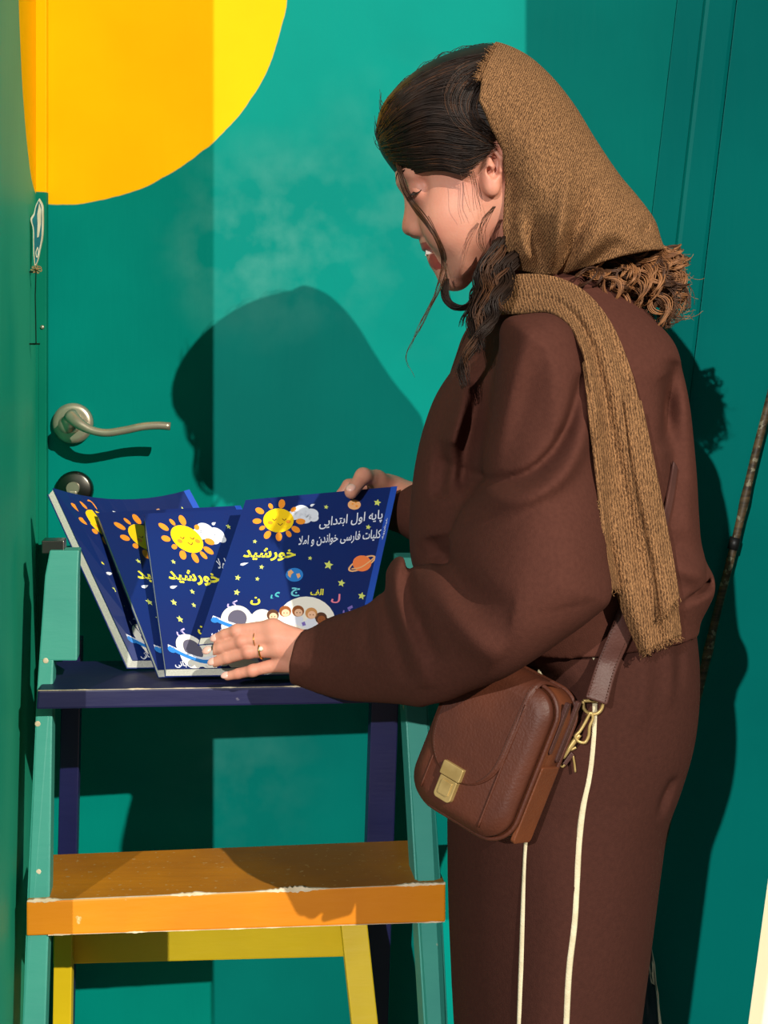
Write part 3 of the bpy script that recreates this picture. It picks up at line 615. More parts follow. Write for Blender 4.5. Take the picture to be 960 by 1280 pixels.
guides2 = [np.array(g, float) for g in ([(606,70),(566,90),(552,118),(562,150),(598,174),(618,184)], [(612,82),(578,102),(568,126),(578,152),(602,168),(618,178)], [(614,92),(590,112),(582,134),(590,154),(604,164),(616,172)], [(618,98),(602,116),(596,134),(602,150),(610,157),(618,162)])]
def strand(bm, pts, r0, r1=.0002, seg=5): tube(bm, pts, list(np.linspace(r0, r1, len(pts))), seg, True)
def comb(gs, n, name, mt, r=.0009, jit=2.2):
    bm = bmesh.new()
    for i in range(n):
        u = random.uniform(0, len(gs)-1.001); k = int(u); g = gs[k]*(1-u+k)+gs[k+1]*(u-k); p = spl(g, 15); ph = random.uniform(0,6.3); lift = random.uniform(-.0008,.0022)
        f = np.linspace(0,1,15); j = (jit*np.sin(ph+f*5)+random.gauss(0,jit*.8))*.7; p = p+np.c_[j*.3, j]
        a = random.randint(0,3); e = random.randint(11,15); strand(bm, [P(x,y,hairY(x,y)-lift) for x,y in p[a:e]], random.uniform(.5,1.1)*r)
    o = obj(name, bm, mt, hair, True); o['kind'] = 'stuff'
comb(guides, 520, 'dark_strands', m_hair, .0011); comb(guides, 90, 'light_strands', m_hair2, .0006); comb(guides2, 130, 'dark_strands', m_hair, .0010); comb(guides2, 60, 'light_strands', m_hair2, .0006)
bm = bmesh.new()                          # flyaways at the brow and crown
for i in range(26):
    a = random.uniform(0,1); x, y = 471+10*a, 190-60*a
    pts = spl([(x+6,y,0),(x-1-random.random()*2,y-8,0),(x-1+random.uniform(-6,4),y-16-random.uniform(0,10),0)], 7); yy = YH+random.uniform(-.02,.02); strand(bm, [P(p[0],p[1],yy) for p in pts], .0004)
for i in range(22):
    f = random.uniform(.1,.95); q = spl([(482,128,0),(520,88,0),(560,66,0),(610,57,0)], 30)[int(f*29)]; pts = spl([(q[0]-12,q[1]+10,0),(q[0],q[1]-1-random.random()*3,0),(q[0]+16,q[1]-3+random.uniform(-3,3),0)], 7); yy = YH+random.uniform(-.02,.02)
    strand(bm, [P(p[0],p[1],yy) for p in pts], .0004)
obj('flyaway_hairs', bm, m_hair, hair, True)['kind'] = 'stuff'
def lock(bm, path, n, spread, r, wav=0, waves=3, jit=0, cut=.35, taper=True):
    p = spl(path, 34)
    for i in range(n):
        a, rr = random.uniform(0,6.28), spread*math.sqrt(random.random()); ph = random.uniform(0,6.28) if jit else 0; e = 34-int(random.random()**2*cut*34); q = []
        for k in range(e):
            f = k/33; s = (.45+.55*math.sin(math.pi*min(1,f*1.15+.15))) if taper else 1; w = wav*math.sin(waves*2*math.pi*f+ph*.25+a*.15); v = P(*p[k]); w2 = wav*.6*math.cos(waves*2*math.pi*f+ph*.3)
            q.append(v+Vector((rr*s*math.cos(a)+w, rr*s*math.sin(a)*.8+w2, rr*s*math.cos(a+1.2)*.5)))
        strand(bm, q, random.uniform(.7,1.2)*r, .00015)
# thin strand falling over the eye and cheek
bm = bmesh.new()
SP = [(497,204),(502,222),(509,240),(519,256),(531,273),(541,290),(549,304),(554,318),(555,332),(551,346),(545,362),(536,385),(524,410),(512,436)]
sp = [(x, y, (B.hit(x+3, y, -.02) if y < 345 else -.03)-.0035) for x, y in SP]
for i in range(len(sp)): sp[i] = (sp[i][0], sp[i][1], min(sp[i][2], -.012) if 1 < i < 10 else sp[i][2])
lock(bm, sp[:11], 15, .0046, .0005, .0010, 2, 1, .5); lock(bm, sp, 7, .0045, .00045, .0012, 3, 1, .3)
lock(bm, [(556,338,-.03),(548,365,-.03),(532,395,-.03),(516,425,-.03),(508,448,-.03),(517,472,-.03)], 5, .003, .00035, .001, 2, 1, .3)
for i in range(6):
    x = random.uniform(572,592); lock(bm, [(x,214,-.062),(x+6,240,-.068),(x+14+random.uniform(-8,6),265,-.066)], 1, .001, .0003, .0008, 1)
for i in range(10):
    x = 618+random.uniform(-3,3); lock(bm, [(x,258,-.070),(x-12+random.uniform(-4,4),275,-.066),(x-14+random.uniform(-6,6),300,-.06),(x-6,325,-.055)], 1, .001, .0003, .0008, 1)
obj('loose_strands', bm, m_hair2, hair, True)['kind'] = 'stuff'
bm = bmesh.new()                          # locks beside the jaw, under the chin and down the chest
lock(bm, [(622,300,-.045),(612,330,-.055),(602,362,-.07),(598,395,-.095),(592,425,-.115),(582,452,-.120),(577,484,-.125)], 110, .011, .0010, .0035, 3, 1, .5)
lock(bm, [(640,318,-.05),(628,345,-.07),(618,380,-.10),(606,410,-.118),(596,440,-.124)], 110, .012, .0010, .004, 3, 1, .4)
lock(bm, [(614,330,-.04),(604,362,-.045),(590,380,-.04),(573,385,-.035),(560,376,-.03),(556,362,-.025),(556,350,-.02)], 120, .0085, .0010, .001, 2, 1, .1)
lock(bm, [(604,345,-.04),(592,372,-.05),(584,392,-.055),(574,408,-.055)], 26, .005, .0007, .002, 2, 1, .5)
obj('side_locks', bm, m_hair, hair, True)['kind'] = 'stuff'
bm = bmesh.new()
lock(bm, [(632,335,-.075),(622,352,-.088),(624,372,-.10),(634,392,-.115)], 14, .003, .0007, .002, 2, 1, .3); lock(bm, [(622,310,-.06),(610,345,-.075),(604,385,-.105),(590,430,-.122),(580,470,-.125)], 30, .009, .0006, .004, 3, 1, .5)
obj('light_locks', bm, m_hair2, hair, True)['kind'] = 'stuff'
def curls(n, mt, name, m=7):
    bm = bmesh.new()
    for i in range(n):
        f = random.random(); ys = random.choice((-1,-1,-1,1)); x0 = 716+112*f; y0 = 336-24*f+random.uniform(-4,10); dep = ys*random.uniform(.012,.080)*(1-.55*f)
        x1 = min(x0+random.uniform(10,55), 856-random.random()*12); y1 = y0+random.uniform(15,92)*(.40+.60*min(1,max(0,x1-745)/85)); y1 = min(y1, 408-abs(x1-825)*.3)
        p = spl([(x0,y0,YH+dep*.75),((x0+x1)/2+8,(y0*1.5+y1*.5)/2,YH+dep*1.15),(x1,y1,YH+dep*.9)], 36); ph = random.uniform(0,6.28); tr_ = random.uniform(1.2,2.6)*random.choice((-1,1)); rad = random.uniform(.005,.0095)
        for j in range(m):
            o1, o2 = random.gauss(0,.0013), random.gauss(0,.0013); q = []
            for k in range(36):
                g = k/35; a = ph+g*tr_*6.28+o1*60; v = P(*p[k]); rr = (rad+o2)*min(1,.15+g*1.8); q.append(v+Vector((rr*math.cos(a)+o1, rr*math.sin(a)*.8+o2, rr*.7*math.sin(a+.8)+o1)))
            strand(bm, q, random.uniform(.0006,.0010), .0003)
    obj(name, bm, mt, hair, True)['kind'] = 'stuff'
curls(125, m_curl, 'back_curls'); curls(70, m_hair2, 'dark_back_curls')
bm = bmesh.new()
for i in range(24):
    x, y = random.uniform(835,858), random.uniform(325,400); a = random.uniform(-.6,.7); l = random.uniform(8,30); ph = random.uniform(0,6)
    strand(bm, [P(x+l*f*math.cos(a)+2.5*math.sin(ph+f*6), y+l*f*math.sin(a)+2.5*math.cos(ph+f*6), YH-.01) for f in np.linspace(0,1,9)], .00035, .0002)
obj('flyaway_curls', bm, m_curl, hair, True)['kind'] = 'stuff'
G = Grid(np.arange(xa(715,YH), xa(870,YH), .002), np.arange(-.08, .12, .002), np.arange(za(425,YH), za(295,YH), .002))
G.infl(smooth_closed(pw([(725,325),(770,312),(822,308),(836,340),(840,366),(830,382),(814,384),(792,368),(770,352),(740,342)], YH), 80), YH, .052, .04, 0); gmesh('curl_mass', G, m_hair2, hair, 2)
# ------------------------------------------------------------------ knitted headscarf
def knit(name, sc=1, ang=.5):
    m = M(name, (126,88,58), .9, (94,64,43), 160, spec=.1, contrast=(.3,.7)); nt = m.node_tree; L = nt.links.new; b = nt.nodes['Principled BSDF']; base = b.inputs['Base Color'].links[0].from_socket
    tc = nd(nt, 'ShaderNodeTexCoord'); mp = nd(nt, 'ShaderNodeMapping'); mp.inputs['Rotation'].default_value = (0, ang, 0); L(tc.outputs['Object'], mp.inputs['Vector'])
    w = nd(nt, 'ShaderNodeTexWave', wave_type='BANDS', bands_direction='X'); w.inputs['Scale'].default_value = 150*sc; w.inputs['Distortion'].default_value = 5; w.inputs['Detail'].default_value = 3; w.inputs['Detail Scale'].default_value = 2.5; L(mp.outputs['Vector'], w.inputs['Vector'])
    n = nd(nt, 'ShaderNodeTexNoise'); n.inputs['Scale'].default_value = 520; n.inputs['Detail'].default_value = 3; mp2 = nd(nt, 'ShaderNodeMapping'); mp2.inputs['Rotation'].default_value = (0, ang, 0); mp2.inputs['Scale'].default_value = (1.6,1.6,.6); L(tc.outputs['Object'], mp2.inputs['Vector']); L(mp2.outputs['Vector'], n.inputs['Vector'])
    ad = nd(nt, 'ShaderNodeMath', operation='MULTIPLY_ADD'); L(w.outputs['Fac'], ad.inputs[0]); ad.inputs[1].default_value = .28; L(n.outputs['Fac'], ad.inputs[2])
    bn = nd(nt, 'ShaderNodeBump'); bn.inputs['Strength'].default_value = 1; bn.inputs['Distance'].default_value = .0022; L(ad.outputs[0], bn.inputs['Height']); L(bn.outputs['Normal'], b.inputs['Normal'])
    r = nd(nt, 'ShaderNodeMapRange'); L(ad.outputs[0], r.inputs[0]); r.inputs[1].default_value = .42; r.inputs[2].default_value = .86
    x = nd(nt, 'ShaderNodeMix', data_type='RGBA'); L(r.outputs[0], x.inputs[0]); x.inputs[6].default_value = lin((72,50,34))+(1,); x.inputs[7].default_value = lin((178,131,88))+(1,)
    y = nd(nt, 'ShaderNodeMix', data_type='RGBA'); y.inputs[0].default_value = .82; L(base, y.inputs[6]); L(x.outputs[2], y.inputs[7]); L(y.outputs[2], b.inputs['Base Color']); return m
m_knit = knit('tan_knit', 1, -.45); m_knit2 = knit('tan_ribbed_knit', .75, .12)
hb = smooth_closed(pw([(470,160),(500,92),(560,58),(620,55.5),(655,70),(686,96),(714,130),(744,178),(774,222),(799,252),(817,278),(824,300),(832,326),(806,352),(750,388),(692,404),(640,404),(580,390),(510,290)], YH), 220)
hc = pw([(622,40),(614,66),(603,88),(595,115),(590.5,148),(604,178),(619,203),(624,240),(622,290),(624,322),(634,340),(664,349),(692,349),(720,340),(762,327),(800,319),(832,314),(850,300),(830,260),(760,150),(690,50)], YH)
G = Grid(np.arange(xa(575,YH), xa(845,YH), .0019), np.arange(YH-.125, YH+.125, .0019), np.arange(za(362,YH), za(44,YH), .0019))
r, X, Y, Z = G.sl((-9,)*3, (9,)*3)
v = G.infl_val(X, Y, Z, hb, YH, .111, .112)
def folds(X2, Z2, Yd, lst):               # relief map: (outline in photo, height, width, kind)
    o = np.zeros(np.broadcast(X2, Z2).shape)
    for pts, h, w, kind in lst:
        s, t = sdline(X2, Z2, pw(spl(pts, 24), Yd)); e = np.sin(np.clip(t, .0, 1)*math.pi)**.6
        if kind == 'r': o += h*e*np.exp(-(s/w)**2)
        elif kind == 'e': o += h*np.exp(-(s/w)**2)*np.clip(t*2.5, 0, 1)
        elif kind == 'R': o += h*np.exp(-(s/w)**2)*np.clip(t*1.5, 0, 1)
        else: o += h*e*np.where(s > 0, np.exp(-s/w), -np.exp(np.minimum(s/(w*.6), 0)))*np.clip(np.abs(s)/.0025, 0, 1)
    return o
rel = folds(X[:,0,:], Z[:,0,:], YH-.09, [([(596,146),(606,180),(622,215),(626,270),(626,330)], -.025, .026, 'e'), ([(666,235),(667,285),(674,315),(686,345)], -.0205, .0115, 'R'), ([(648,250),(655,300),(680,344)], .011, .009, 'R'), ([(712,190),(700,260),(692,310),(690,350)], .015, .008, 'R'), ([(745,225),(722,285),(700,345)], -.019, .010, 'R'),
    ([(775,250),(745,300),(705,345)], .006, .010, 'R'), ([(800,290),(762,312),(715,346)], -.010, .008, 'R'), ([(806,296),(812,284),(822,280)], -.004, .005, 'r'), ([(636,215),(640,270),(645,320)], -.007, .012, 'r'), ([(625,330),(660,336),(690,348)], -.006, .01, 'r')])
v = v-rel[:,None,:].astype(np.float32)*np.clip((YH-.02-Y)/.03, 0, 1)
cl = -sdpoly(X[:,0,:], Z[:,0,:], hc).astype(np.float32)[:,None,:]
pinch = 0
G.f = np.maximum(np.maximum(v, cl), -(v+.0062)).astype(np.float32)
scarf = gmesh('headscarf', G, m_knit, who, 1, clean=False)
HOOD = G
bm = bmesh.new()                          # frayed fringe along the front edge
ed = spl([(620,57),(612,70),(603,88),(595,115),(590.5,148)], 120)
for i, (x, y) in enumerate(ed):
    for k in range(2):
        Yd = HOOD.hit(x+3, y, YH-.02)-.001; a = P(x+2, y, Yd); l = random.uniform(.003,.0085); an = math.pi+random.uniform(-.5,.9)-.35
        strand(bm, [a, a+Vector((l*.6*math.cos(an), -.0012, l*.6*math.sin(an))), a+Vector((l*math.cos(an)+random.gauss(0,.0012), -.0005, l*math.sin(an)+random.gauss(0,.0012)))], .0006, .0004)
obj('fringe', bm, m_knit, scarf, True)['kind'] = 'stuff'
BO = P(619, 932, -.138); BR_ = Matrix.Rotation(math.radians(21.5), 3, 'Y') @ Matrix.Rotation(math.radians(-36), 3, 'Z')
BW, BH, BD = .114, .148, .046
def press(G):                            # cloth gives way to the bag lying against it
    m = np.array(BR_.inverted()); lo = [BO.x-.13, BO.y-.09, BO.z-.13]; r, X, Y, Z = G.sl(lo, [BO.x+.13, BO.y+.09, BO.z+.13]); q = [m[k,0]*(X-BO.x)+m[k,1]*(Y-BO.y)+m[k,2]*(Z-BO.z) for k in range(3)]
    d = [np.abs(q[0])-(BW/2-.02), np.abs(q[1]+.006)-.014, np.abs(q[2])-(BH/2-.014)]; d = np.sqrt(sum(np.maximum(v, 0)**2 for v in d))-.0265
    G.put(r, d.astype(np.float32), .010, 'sub')
# ------------------------------------------------------------------ sweatshirt, trousers
def fleece(name, c, c2):
    m = M(name, c, .85, c2, 240, bump=.25, bscale=900, spec=.08, sheen=0, contrast=(.25,.75)); return m
m_sw = fleece('brown_fleece', (84,49,40), (75,43,35)); m_tr = fleece('brown_jersey', (68,39,32), (60,34,28))
SG = Grid(np.arange(xa(330,.05), xa(905,.02), .0026), np.arange(-.30, .33, .0026), np.arange(za(895,.09), za(335,.02), .0026))
torso = smooth_closed(pw([(608,400),(590,436),(566,462),(546,492),(531,530),(520,575),(513.5,625),(511.5,670),(516,708),(530,736),(548,762),(560,800),(570,900),(868,900),(868,800),(870,770),(879,752),(887,733),(887,716),(878,698),(871,676),(868,640),(866,600),(862,550),(857,505),(850,468),(838,428),(812,398),(772,368),(735,350),(690,346),(640,372)], YH), 240)
hem = pw([(480,300),(480,806),(560,808),(600,818),(650,823),(710,820),(770,815),(822,804),(875,793),(960,780),(960,300)], [-.13]*7+[-.10,-.03,.02,.02,.02])
SG.infl(torso, YH, .168, .135, 0, clip=hem)
SG.cap([p3(682,356,YH), p3(695,420,YH)], (.060,.080), .03)
SG.cap([p3(640,450,.10), p3(596,560,.17), p3(580,632,.20)], (.06,.05,.046), .03)
SG.cap([p3(580,632,.20), p3(535,642,.255), p3(500,636,.284)], (.046,.036,.029), .012)
SPX = [(634,398),(660,392),(688,392),(712,408),(729,440),(740,490),(747,550),(752,620),(757,690),(760,752),(738,772),(704,797),(668,822),(630,845),(590,861),(556,876),(530,882),(502,879),(470,877),(430,874),(398,866),(370,856),(330,842),(330,790),(384,787),(410,773),(440,763),(464,752),(476,738),(490,714),(508,700),(530,698),(548,690),(566,660),(582,625),(592,600),(604,560),(616,510),(624,450)]
_tx = np.arange(300., 800.); _k = np.exp(-np.linspace(-2.5,2.5,121)**2); _k /= _k.sum(); _sm = lambda v: np.convolve(np.r_[np.full(60,v[0]), v, np.full(60,v[-1])], _k, 'valid')
_T1 = _sm(np.interp(_tx, [330,365,420,520,640,700,760], [.078,.070,.035,-.06,-.140,-.145,-.130])); _T2 = _sm(np.interp(_tx, [400,520,600,760], [0,.7,1,1])); _T3 = _sm(np.interp(_tx, [365,420,500,600,700], [.034,.045,.059,.070,.066]))
def slY(px, py=450):                     # depth of the sleeve's middle: the elbow stands away from the hip
    b0 = np.interp(px, _tx, _T1); t = np.clip((np.asarray(py)-480)/300., 0, 1); t = t*t*(3-2*t)
    return b0-.068*t*np.interp(px, _tx, _T2)
slv = pw(SPX, [float(slY(*q)) for q in SPX])
def slf(x, z):
    y = -.15
    for _ in range(5): px = 480+x*F/(y-CAMY); py = 450+(H-z)*F/(y-CAMY); y = slY(px, py)
    return y
def slW(x, z):
    y = slf(x, z); return np.interp(480+x*F/(y-CAMY), _tx, _T3)
cutp = pw([(384,780),(369,800),(363,826),(362.5,860),(370,960),(900,960),(900,300),(384,300)], .07)
SG.infl(smooth_closed(slv, 260), slf, slW, .062, .012, clip=cutp)
r, X, Y, Z = SG.sl((-9,)*3, (9,)*3); X2, Z2 = X[:,0,:], Z[:,0,:]
rel = folds(X2, Z2, -.19, [
    ([(640,415),(622,470),(606,530),(594,585),(590,612)], -.018, .0115, 'R'),                    # deep fold between chest and arm
    ([(668,402),(645,450),(625,520),(608,575),(600,600)], .014, .013, 'r'),
    ([(596,606),(625,602),(658,590),(686,566),(708,532),(722,490),(728,466)], -.012, .0060, 'r'), ([(588,622),(628,620),(668,606),(700,582),(724,546),(738,498)], .012, .010, 'r'),      # overlapping roll under the upper arm
    ([(566,590),(572,560),(584,520),(596,480)], .012, .008, 'r'), ([(556,640),(560,600),(568,560)], -.011, .008, 'r'),
    ([(548,690),(560,716),(590,740),(632,748)], -.012, .016, 'r'), ([(520,705),(500,722),(494,750),(504,790),(520,830),(532,868)], .011, .010, 'r'),
    ([(534,712),(516,728),(512,752),(526,792),(548,830)], -.013, .009, 'r'), ([(474,745),(482,780),(500,830),(512,868)], -.011, .009, 'r'),
    ([(548,720),(560,756),(590,790),(620,806)], .010, .014, 'r'), ([(420,775),(424,810),(432,850),(440,872)], .006, .008, 'r'), ([(446,765),(452,810),(462,860)], -.007, .008, 'r'),
    ([(398,782),(394,815),(400,860)], -.002, .006, 'r'), ([(700,440),(706,490),(700,540)], .004, .02, 'r'), ([(650,640),(690,680),(700,740)], .005, .03, 'r')])
SG.f[r] = SG.f[r]-(rel[:,None,:]*np.clip((-.03-Y)/.03, 0, 1)).astype(np.float32)*np.where(X < xa(520,0), .8, 1).astype(np.float32)
rel = folds(X2, Z2, -.06, [([(832,746),(850,741),(870,737),(892,733)], -.010, .0035, 'R'), ([(822,560),(838,500),(842,450)], -.010, .012, 'r'), ([(826,690),(850,705),(880,722)], .009, .012, 'r'), ([(838,600),(856,660),(876,712)], .004, .012, 'r'), ([(820,470),(836,520),(838,580),(826,650)], -.011, .014, 'r')])
SG.f[r] = SG.f[r]-(rel[:,None,:]).astype(np.float32)*np.clip((.06-Y)/.05, 0, 1).astype(np.float32)
press(SG)
sweat = gmesh('sweatshirt', SG, m_sw, who, 1)
# trousers: one leg near, one far
LZ = [za(y, YH) for y in (790, 1000, 1280)]
TG = Grid(np.arange(xa(535,YH), xa(890,YH), .004), np.arange(-.18, .22, .004), np.arange(.03, za(690,YH), .004))
yk = 450+(H-.07)*F/(YH-CAMY)
tro = smooth_closed(pw([(590,700),(574,780),(566,830),(561,890),(558,960),(557,1040),(558,1120),(561,1200),(565,1280),(582,1450),(605,1650),(628,yk),(752,yk),(756,1650),(770,1450),(795,1285),(804,1215),(815,1130),(824,1060),(830,1020),(846,975),(862,920),(869,860),(867,800),(855,740),(830,700)], YH), 240)
TG.infl(tro, YH, .163, .125, 0)
r, X, Y, Z = TG.sl((-9,)*3, (9,)*3)
gap = np.maximum(np.abs(Y-YH-.012)-np.clip((za(960,YH)-Z)*.02, 0, .012)-.002, Z-za(960,YH)); TG.put(r, (gap+0*X).astype(np.float32), .03, 'sub')
rel = folds(X[:,0,:], Z[:,0,:], -.1, [([(826,1024),(834,1000),(846,975)], -.006, .006, 'r'), ([(800,800),(798,850),(790,900)], .003, .008, 'r'), ([(830,798),(834,840),(832,880)], .003, .006, 'r'), ([(850,796),(852,830),(850,860)], -.003, .006, 'r'), ([(680,1020),(690,1120),(672,1280),(660,1400)], .006, .03, 'r'), ([(770,1000),(760,1100),(740,1280)], .003, .03, 'r')])
TG.f[r] = TG.f[r]-rel[:,None,:].astype(np.float32)*np.clip((.02-Y)/.05, 0, 1).astype(np.float32)
press(TG)
pants = gmesh('trousers', TG, m_tr, who, 2)
m_pipe = M('white_piping', (214,203,170), .75, (200,188,154), 90, bump=.3, bscale=500)
for pts in ([(676,836),(673,900),(667,980),(660,1040),(656,1110),(653,1190),(650,1282),(646,1420),(640,1700)], [(741,812),(743,850),(741.5,930),(736,975),(729.5,1005),(724,1050),(721,1100),(718,1153),(711.5,1210),(707.5,1282),(700,1450),(690,1700)]):
    bm = bmesh.new(); p = spl(pts, 70); Yp = np.array([TG.hit(x, y, -.1) for x, y in p]); Yp = np.convolve(np.r_[[Yp[0]]*3, Yp, [Yp[-1]]*3], np.ones(7)/7, 'valid')
    tube(bm, [P(x, y, d-.0004) for (x, y), d in zip(p, Yp)], .0031, 8, flat=((0,1,0),.5)); o = obj('piping', bm, m_pipe, pants, True); o['label'] = 'white piping down the leg'
m_shoe = M('shoe', (230,226,216), .6)
for s in (-1, 1):
    G = Grid(np.arange(-.16, .24, .005), np.arange(YH+s*.075-.07, YH+s*.075+.07, .005), np.arange(-.02, .13, .005)); x0 = xa(690,YH)
    G.cap([(x0+.02,YH+s*.075,.05),(x0-.10,YH+s*.075,.034),(x0-.135,YH+s*.075,.028)], (.045,.037,.028), .03); G.cap([(x0+.02,YH+s*.075,.05),(x0+.01,YH+s*.075,.10)], (.045,.045), .02)
    r, X, Y, Z = G.sl((-9,)*3, (9,)*3); G.f[r] = np.maximum(G.f[r], .003-Z+0*X).astype(np.float32); gmesh('shoe', G, m_shoe, who, 1)
# ------------------------------------------------------------------ scarf wrapped over the shoulder and hanging down her side
def front(px, py, gs, miss):
    c = [g.hit(px, py, 9) for g in gs]; m = min(c); return m if m < 9 else miss
def sheet(name, rows, gs, off, mt, par, nu=26, nv=90, th=.003, pleat=(0,0), miss=-.08, smooth_=9, jag=0, lift=None, ed=.006):
    L_ = spl([r_[0] for r_ in rows], nv); R_ = spl([r_[1] for r_ in rows], nv); px = np.empty((nv, nu)); py = px.copy(); D = px.copy()
    for i in range(nv):
        for j in range(nu):
            f = j/(nu-1); px[i,j] = L_[i,0]*(1-f)+R_[i,0]*f; py[i,j] = L_[i,1]*(1-f)+R_[i,1]*f; D[i,j] = front(px[i,j], py[i,j], gs, np.nan)
    D = np.where(np.isnan(D), miss, D)
    for _ in range(smooth_):
        E = np.pad(D, 1, mode='edge'); D = np.minimum((E[:-2,1:-1]+E[2:,1:-1]+E[1:-1,:-2]+E[1:-1,2:]+2*D)/6, D+.004)
    f = np.linspace(0,1,nu)[None,:]; v = np.linspace(0,1,nv)[:,None]
    pl = pleat[0]*(np.sin(pleat[1]*2*math.pi*f+1.2*np.sin(v*5))*.5+.5)*np.clip(v*4,.2,1); edge = ed*np.sin(math.pi*np.clip(f,0,1))**.6
    D = D-off-pl-edge-(lift(v) if lift else 0); bm = bmesh.new(); g = []
    for i in range(nv): g.append([bm.verts.new(P(px[i,j], py[i,j]+(jag*math.sin(j*2.3)*random.random() if i == nv-1 else 0), D[i,j])) for j in range(nu)])
    for i in range(nv-1):
        for j in range(nu-1): bm.faces.new((g[i][j], g[i][j+1], g[i+1][j+1], g[i+1][j]))
    o = obj(name, bm, mt, par, True); m = o.modifiers.new('s', 'SOLIDIFY'); m.thickness = th; m.offset = 0; m2 = o.modifiers.new('b', 'SUBSURF'); m2.levels = m2.render_levels = 1; return o, px, py, D
TRW = [((598,396),(604,362)), ((622,393),(620,350)), ((652,392),(652,343)), ((688,391),(690,345)), ((712,408),(731,364)), ((726,436),(762,400)), ((736,480),(784,448)), ((743,550),(804,522)), ((752,630),(820,600)), ((764,710),(836,690)), ((780,770),(846,752)), ((800,816),(851,794))]
tail, tx, ty, tD = sheet('scarf_tail', TRW, [SG, TG, HOOD], .0180, m_knit2, scarf, 36, 120, .004, (.010, 1.9), -.06, 14, 2.5)
back, bx, by, bD = sheet('scarf_under_layer', [((728,452),(760,440)), ((738,540),(770,530)), ((748,620),(780,610)), ((757,690),(790,690)), ((764,738),(800,735))], [SG, TG], .0150, m_knit2, scarf, 12, 60, .003, (.004, 1), -.06, 6, 2)
lay, lx_, ly_, lD = sheet('scarf_top_layer', [((778,500),(801,500)), ((790,580),(818,580)), ((806,660),(833,655)), ((818,720),(844,715)), ((826,772),(849,747))], [SG, TG], .034, m_knit2, scarf, 12, 60, .003, (.003, 1), -.06, 8, 2)
bm = bmesh.new()
for (qx, qy, qd, n) in ((tx, ty, tD, 60), (bx, by, bD, 26), (lx_, ly_, lD, 26)):
    for k in range(n):
        f = k/(n-1)*(qx.shape[1]-1); j = int(min(f, qx.shape[1]-2)); t = f-j; a = P(qx[-1,j]*(1-t)+qx[-1,j+1]*t, qy[-1,j]*(1-t)+qy[-1,j+1]*t-1, qd[-1,j]*(1-t)+qd[-1,j+1]*t); l = random.uniform(.003,.008)
        strand(bm, [a, a+Vector((random.gauss(0,.0015), random.gauss(0,.001), -l*.6)), a+Vector((random.gauss(0,.002), random.gauss(0,.001), -l))], .0006, .0004)
for i in range(36, 60):
    for k in range(2): a = P(bx[i,0], by[i,0], bD[i,0]); strand(bm, [a, a+Vector((-random.uniform(.002,.005), -.001, random.gauss(-.001,.002)))], .0006, .0004)
obj('fringe', bm, m_knit2, scarf, True)['kind'] = 'stuff'
# ------------------------------------------------------------------ leather shoulder bag
def leather(nm, c, c2): return M(nm, c, .5, c2, 14, bump=.22, bscale=420, spec=.35, coat=0, contrast=(.3,.7))
m_lea = leather('brown_leather', (92,48,31), (68,34,23)); m_lea2 = leather('tan_leather', (118,64,34), (92,48,28)); m_strap = leather('dark_leather', (84,50,42), (64,38,34)); m_brass = M('antique_brass', (206,178,116), .42, (176,148,90), 40, metal=.5); m_thr = M('thread', (70,36,22), .8)
bag = thing('shoulder_bag', 'small brown leather shoulder bag with flap and brass clasp hanging at her hip', 'bag')
def bl(x, y, z): return BO+BR_ @ Vector((x, y, z))
def rrect(w, h, rb, rt, n=10, cx=0, cz=0):
    o = []
    for (sx, sz, r, a0) in ((1,-1,rb,-90),(1,1,rt,0),(-1,1,rt,90),(-1,-1,rb,180)):
        for k in range(n+1):
            a = math.radians(a0+90*k/n); o.append((cx+sx*(w/2-r)+r*math.cos(a), cz+sz*(h/2-r)+r*math.sin(a)))
    return o
def slabl(bm, prof, y0, y1, bev): prism(bm, [bl(x, y0, z) for x, z in prof], bl(0,y1,0)-bl(0,y0,0), bev)
def loftl(bm, secs):                      # stack of (outline, y)
    rs = [[bm.verts.new(bl(x, y, z)) for x, z in o] for o, y in secs]; n = len(rs[0])
    for a, b in zip(rs, rs[1:]):
        for k in range(n): bm.faces.new((a[k], a[(k+1)%n], b[(k+1)%n], b[k]))
    bm.faces.new(rs[0]); bm.faces.new(rs[-1])
def sc_(o, d): return [(x-math.copysign(min(d,abs(x)),x), z-math.copysign(min(d,abs(z)),z)) for x, z in o]
R0 = rrect(BW, BH, .030, .026)
bm = bmesh.new(); loftl(bm, [(sc_(R0,.006),BD/2),(R0,BD/2-.005),([(x*1.01,z*1.01) for x,z in R0],0),(R0,-BD/2+.005),(sc_(R0,.0045),-BD/2)]); obj('body', bm, m_lea2, bag, True)
bm = bmesh.new(); R1 = rrect(BW-.004, BH-.004, .028, .024); loftl(bm, [(R1,-BD/2+.006),([(x*1.012,z*1.012) for x,z in R1],-BD/2-.003),(R1,-BD/2-.008),(sc_(R1,.010),-BD/2-.0115)]); obj('front_panel', bm, m_lea, bag, True)
def loopl(bm, o, y, r): 
    pts = [bl(x, y, z) for x, z in o]; tube(bm, pts+[pts[0]], r, 8, False)
bm = bmesh.new(); loopl(bm, [(x*1.02,z*1.015) for x,z in R0], -BD/2+.003, .0022); loopl(bm, [(x*1.02,z*1.015) for x,z in R0], BD/2-.004, .0022); obj('edge_piping', bm, m_lea, bag, True)
bm = bmesh.new(); n = 30; yf = -BD/2-.0135
for sgn in (1,):
    pts = [bl(.031, -BD/2-.0118, z) for z in np.linspace(-.065,.055,24)]; tube(bm, pts, .0013, 6); pts = [bl(-.039, -BD/2-.0118, z) for z in np.linspace(-.060,.055,24)]; tube(bm, pts, .0011, 6)
obj('panel_seam', bm, m_lea, bag, True)
